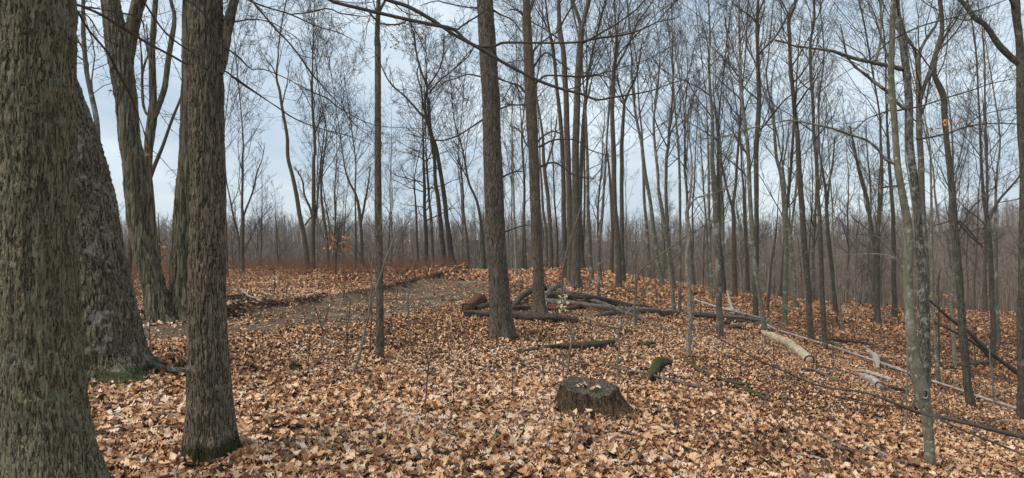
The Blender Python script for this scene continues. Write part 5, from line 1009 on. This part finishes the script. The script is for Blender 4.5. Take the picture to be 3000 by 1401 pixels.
# ------------------------------------------------------------------ saplings
def sapling(label, stems, mat, y=None, n=6, lv=(3,), leaf=None, nl=8, lf=.35, leafbox=None, mt='twig', group=None):
    SEED[0] += 1; sd = SEED[0]; y = y or gy(stems[0][0][0], stems[0][0][1]); root = None; paths = []
    for st in stems:
        W = world_pts(st, y)
        if root is None:
            g = float(hgt(W[0, 0], y)); W[0, 2] = g-.03; root = thing('sapling', (W[0, 0], y, g), label, 'sapling', group)
        nn = 40; S = spline(W, nn); P = S[:, :3].copy(); P[:, 0] += .012*vn(P[:, 2]*6, sd); V, Q = tubes(P[None], np.maximum(S[None, :, 3], .0016), 8); mk('stem', V, [Q], M[mat], root); paths.append((P, S[:, 3]))
    if n: crown_from(paths, root, M[mt], max(.0014, y*.00016), lv, sd, .04, .18, lf, .25, .98, n, (.5, 1.1), 'twigs')
    if leaf:
        r = np.random.default_rng(sd)
        (ua, va, ub, vb) = leafbox; u = r.uniform(ua, ub, nl); v = r.uniform(va, vb, nl)
        x = (u-CX)/FX*y; z = CAMZ-(v-CY)/FX*y
        V, F, _ = leaves('l', x, y+r.normal(0, .08, nl), .085 if y < 20 else .12, 1, None, tilt=1.3, z=z, rs=sd)
        mk('clinging_leaves', V, [F], M[leaf], root, smooth=False)
sapling('thin crooked sapling leaning across the burl trunk from the leaves', [[(1028, 1102, 9), (1045, 1065, 8), (1062, 1010, 8), (1072, 960, 7), (1085, 900, 6.5), (1100, 850, 6), (1122, 790, 6), (1138, 740, 5.5), (1153, 700, 5), (1170, 670, 4.5), (1192, 655, 3), (1205, 620, 1.6)], [(1085, 900, 5), (1088, 850, 5), (1092, 770, 4), (1100, 700, 3.4), (1112, 660, 2.4), (1118, 620, 1.4)], [(1138, 750, 3), (1155, 742, 2.6), (1178, 728, 1.6)], [(1088, 800, 3), (1075, 775, 2.6), (1050, 745, 1.6)]], 'twigpale', y=8.0, n=5)
sapling('tall wiry seedling with a few orange leaves past the burl sapling', [[(1204, 1012, 4), (1200, 960, 4), (1197, 900, 3.6), (1198, 840, 3.4), (1202, 800, 3), (1214, 772, 2.4), (1222, 758, 1.6)], [(1198, 850, 2.4), (1192, 825, 2.2), (1186, 800, 1.4)]], 'twigpale', n=4, leaf='leafor', nl=9, leafbox=(1190, 795, 1212, 805))
sapling('slender dark seedling between the little stump and the leaning sapling', [[(1010, 1095, 4), (1012, 1040, 3.6), (1016, 980, 3.2), (1022, 920, 2.8), (1030, 880, 2)]], 'twig', n=6)
sapling('upright dark seedling standing close by the burl trunk foot', [[(1083, 1042, 4), (1084, 990, 3.6), (1088, 930, 3.2), (1086, 880, 2.2)]], 'twig', n=5)
sapling('bare whip-like seedling in the open leaves before the stump', [[(1247, 1212, 4.5), (1249, 1160, 4), (1252, 1110, 4), (1262, 1050, 3.4), (1272, 985, 3), (1285, 930, 2.4), (1298, 880, 1.6)]], 'twig', n=6)
sapling('thin twiggy seedling growing between path and whip-like seedling', [[(945, 985, 3.5), (940, 960, 3.2), (930, 925, 2.6), (915, 890, 2)], [(940, 962, 2.4), (955, 930, 2), (962, 900, 1.4)]], 'twig', n=5)
sapling('straight thin seedling rising behind the little stump', [[(903, 1115, 3.6), (904, 1060, 3), (906, 1000, 2.6), (908, 940, 1.6)]], 'twig', n=4)
sapling('forked grey sapling right behind the large stump', [[(1660, 1112, 8), (1664, 1080, 6.5), (1672, 1030, 6), (1676, 990, 5), (1688, 965, 4), (1705, 952, 2)], [(1676, 990, 4), (1670, 965, 3.4), (1668, 935, 2)], [(1652, 1112, 6), (1651, 1085, 5.5), (1650, 1055, 5), (1648, 1030, 3)]], 'twigpale', n=4)
sapling('red-tinged whip rising from the back rim of the large stump', [[(1692, 1115, 4), (1696, 1060, 3.4), (1706, 1010, 2.6), (1720, 975, 1.6)]], 'twigred', n=3)
sapling('tall thin many-twigged sapling past the large stump, bending to the lumpy one', [[(1815, 1122, 6), (1812, 1060, 5), (1812, 1010, 4.6), (1813, 970, 4.4), (1830, 930, 4.2), (1850, 905, 3.6), (1880, 870, 2.4), (1900, 855, 1.4)], [(1812, 1000, 2.6), (1806, 975, 2.4), (1790, 940, 1.6)]], 'twigpale', n=6)
sapling('greenish multi-stemmed sapling arching out over the fallen log', [[(1860, 962, 7), (1861, 900, 6), (1864, 830, 5.6), (1880, 790, 5.4), (1910, 766, 5), (1950, 735, 4.4), (2000, 700, 3.6), (2040, 672, 2)], [(1862, 955, 5), (1870, 905, 4.6), (1888, 850, 4.2), (1912, 810, 3.8), (1945, 780, 3), (1985, 745, 2)], [(1858, 955, 4.5), (1860, 880, 4), (1862, 800, 3.6), (1862, 720, 3), (1866, 650, 2)]], 'twiggrn', n=7, lv=(3, 2), mt='twiggrn')
sapling('beech seedling holding a spray of pale leaves beside the log pile', [[(1650, 925, 4), (1647, 900, 3.6), (1644, 880, 3), (1650, 855, 2), (1668, 835, 1.4)]], 'twigpale', n=4, leaf='leafpale', nl=26, leafbox=(1634, 862, 1662, 912))
sapling('small oak seedling still holding tan leaves in the brush beyond the path', [[(806, 860, 4), (805, 835, 3.4), (803, 805, 2.4)]], 'twig', y=19, n=5, leaf='leafpale', nl=26, leafbox=(798, 795, 818, 830))
sapling('sapling with orange leaf sprays between the three-stemmed tree and the burl trunk', [[(985, 810, 6), (984, 760, 5), (990, 700, 4), (996, 650, 2.5)]], 'twig', y=24, n=12, lv=(3, 3), leaf='leafor', nl=48, leafbox=(950, 690, 1032, 745))
sapling('sapling with faint orange leaves beside the shaggy trunk', [[(470, 800, 6), (468, 740, 5), (466, 690, 4), (464, 630, 2.5)]], 'twig', y=24, n=12, lv=(3, 3), leaf='leafor', nl=40, leafbox=(440, 690, 500, 760))
sapling('sapling with yellow-orange leaves low behind the lichen-crusted trunk', [[(2752, 910, 6), (2750, 880, 5), (2748, 840, 4), (2752, 800, 2.5)]], 'twig', y=20, n=10, lv=(3, 3), leaf='leafor', nl=46, leafbox=(2690, 860, 2800, 925))
sapling('thin whitish sapling standing beyond the crooked dark tree', [[(2914, 1175, 7), (2908, 1120, 6), (2900, 1050, 5), (2895, 1000, 4), (2880, 935, 3), (2872, 900, 1.6)]], 'twigpale', y=13.5, n=5)
sapling('pale thin upright sapling close behind the beech stem', [[(2655, 1060, 7, 1.2), (2660, 940, 6, 1.2), (2672, 800, 5.5, 1.2), (2676, 650, 5, 1.2), (2664, 530, 4.5, 1.2), (2655, 467, 4, 1.2), (2650, 350, 2, 1.2)]], 'twigpale', y=7.6, n=5)
sapling('wiry seedling with a bent tip between the path and the furrowed trunk', [[(436, 1040, 4), (438, 985, 3.4), (440, 950, 3), (446, 920, 2), (460, 905, 1.2)], [(438, 975, 2.4), (424, 962, 2), (412, 978, 1.2)]], 'twig', n=3)
for i, (u, v, h) in enumerate([(1700, 880, 80), (1596, 845, 60), (1520, 870, 70), (1765, 850, 90), (1925, 900, 120), (2050, 960, 100), (2180, 1010, 120), (2270, 1120, 110), (2115, 1160, 120), (2440, 1080, 140), (2560, 1010, 120), (1500, 1180, 120), (1380, 1110, 110), (1318, 1080, 100), (640, 960, 70), (760, 930, 60), (842, 905, 70), (1330, 1210, 90), (1650, 1270, 100), (2330, 1230, 130), (2640, 1290, 120), (2860, 1080, 120), (1450, 905, 70), (1160, 880, 70), (1005, 880, 60)]):
    r = random.Random(i); dx = r.uniform(-18, 18)
    sapling('one of the small leafless seedlings poking up through the leaf litter', [[(u, v, 3.2), (u+dx*.3, v-h*.4, 2.6), (u+dx*.6, v-h*.75, 2.2), (u+dx, v-h, 1.2)]], 'twig', n=5, group='small leafless seedlings')
# leaf clumps that cling high in two trees
def clump(root, y, boxes, mat, n, sd, sz=.10):
    r = np.random.default_rng(sd); us, vs = [], []
    for (a, b, c, d) in boxes: us.append(r.uniform(a, c, n)); vs.append(r.uniform(b, d, n))
    u, v = np.concatenate(us), np.concatenate(vs)
    V, F, _ = leaves('l', (u-CX)/FX*y, y+r.normal(0, .2, len(u)), sz, 1, None, tilt=1.4, z=CAMZ-(v-CY)/FX*y, rs=sd); mk('clinging_leaves', V, [F], M[mat], root, smooth=False)
for o in THINGS:
    if o['label'].startswith('far pair tree with a dark swollen'): clump(o, 34, [(1193, 120, 1212, 146), (1215, 85, 1240, 112), (1225, 108, 1238, 122), (1144, 122, 1166, 142)], 'leafor', 12, 5, .16)
    if o['label'].startswith('leaning shaggy-barked'): clump(o, 12.9, [(400, 440, 420, 456), (335, 266, 344, 276)], 'leafor', 7, 6, .11)
    if o['label'].startswith('dark tree with crooked swelling'): clump(o, 12.3, [(2742, 358, 2768, 378)], 'leafor', 12, 7, .10)
    if '_l' in o.keys(): del o['_l']
for o in bpy.data.objects:
    if '_l' in o.keys(): del o['_l']
# ------------------------------------------------------------------ haze
if HAZE > 0:
    m = bpy.data.materials.new('haze'); m.use_nodes = True; t = m.node_tree; t.nodes.clear()
    o = t.nodes.new('ShaderNodeOutputMaterial'); pv = t.nodes.new('ShaderNodeVolumePrincipled'); t.links.new(pv.outputs['Volume'], o.inputs['Volume'])
    pv.inputs['Color'].default_value = (.93, .90, .80, 1); pv.inputs['Density'].default_value = HAZE; pv.inputs['Anisotropy'].default_value = .1
    bx = [(x, y, z) for x in (-470, 470) for y in (-70, 640) for z in (-24, 48)]
    F = np.array([(0, 1, 3, 2), (4, 6, 7, 5), (0, 4, 5, 1), (2, 3, 7, 6), (0, 2, 6, 4), (1, 5, 7, 3)])
    h = mk('haze', np.array(bx, float), [F], m, smooth=False); h['kind'] = 'stuff'
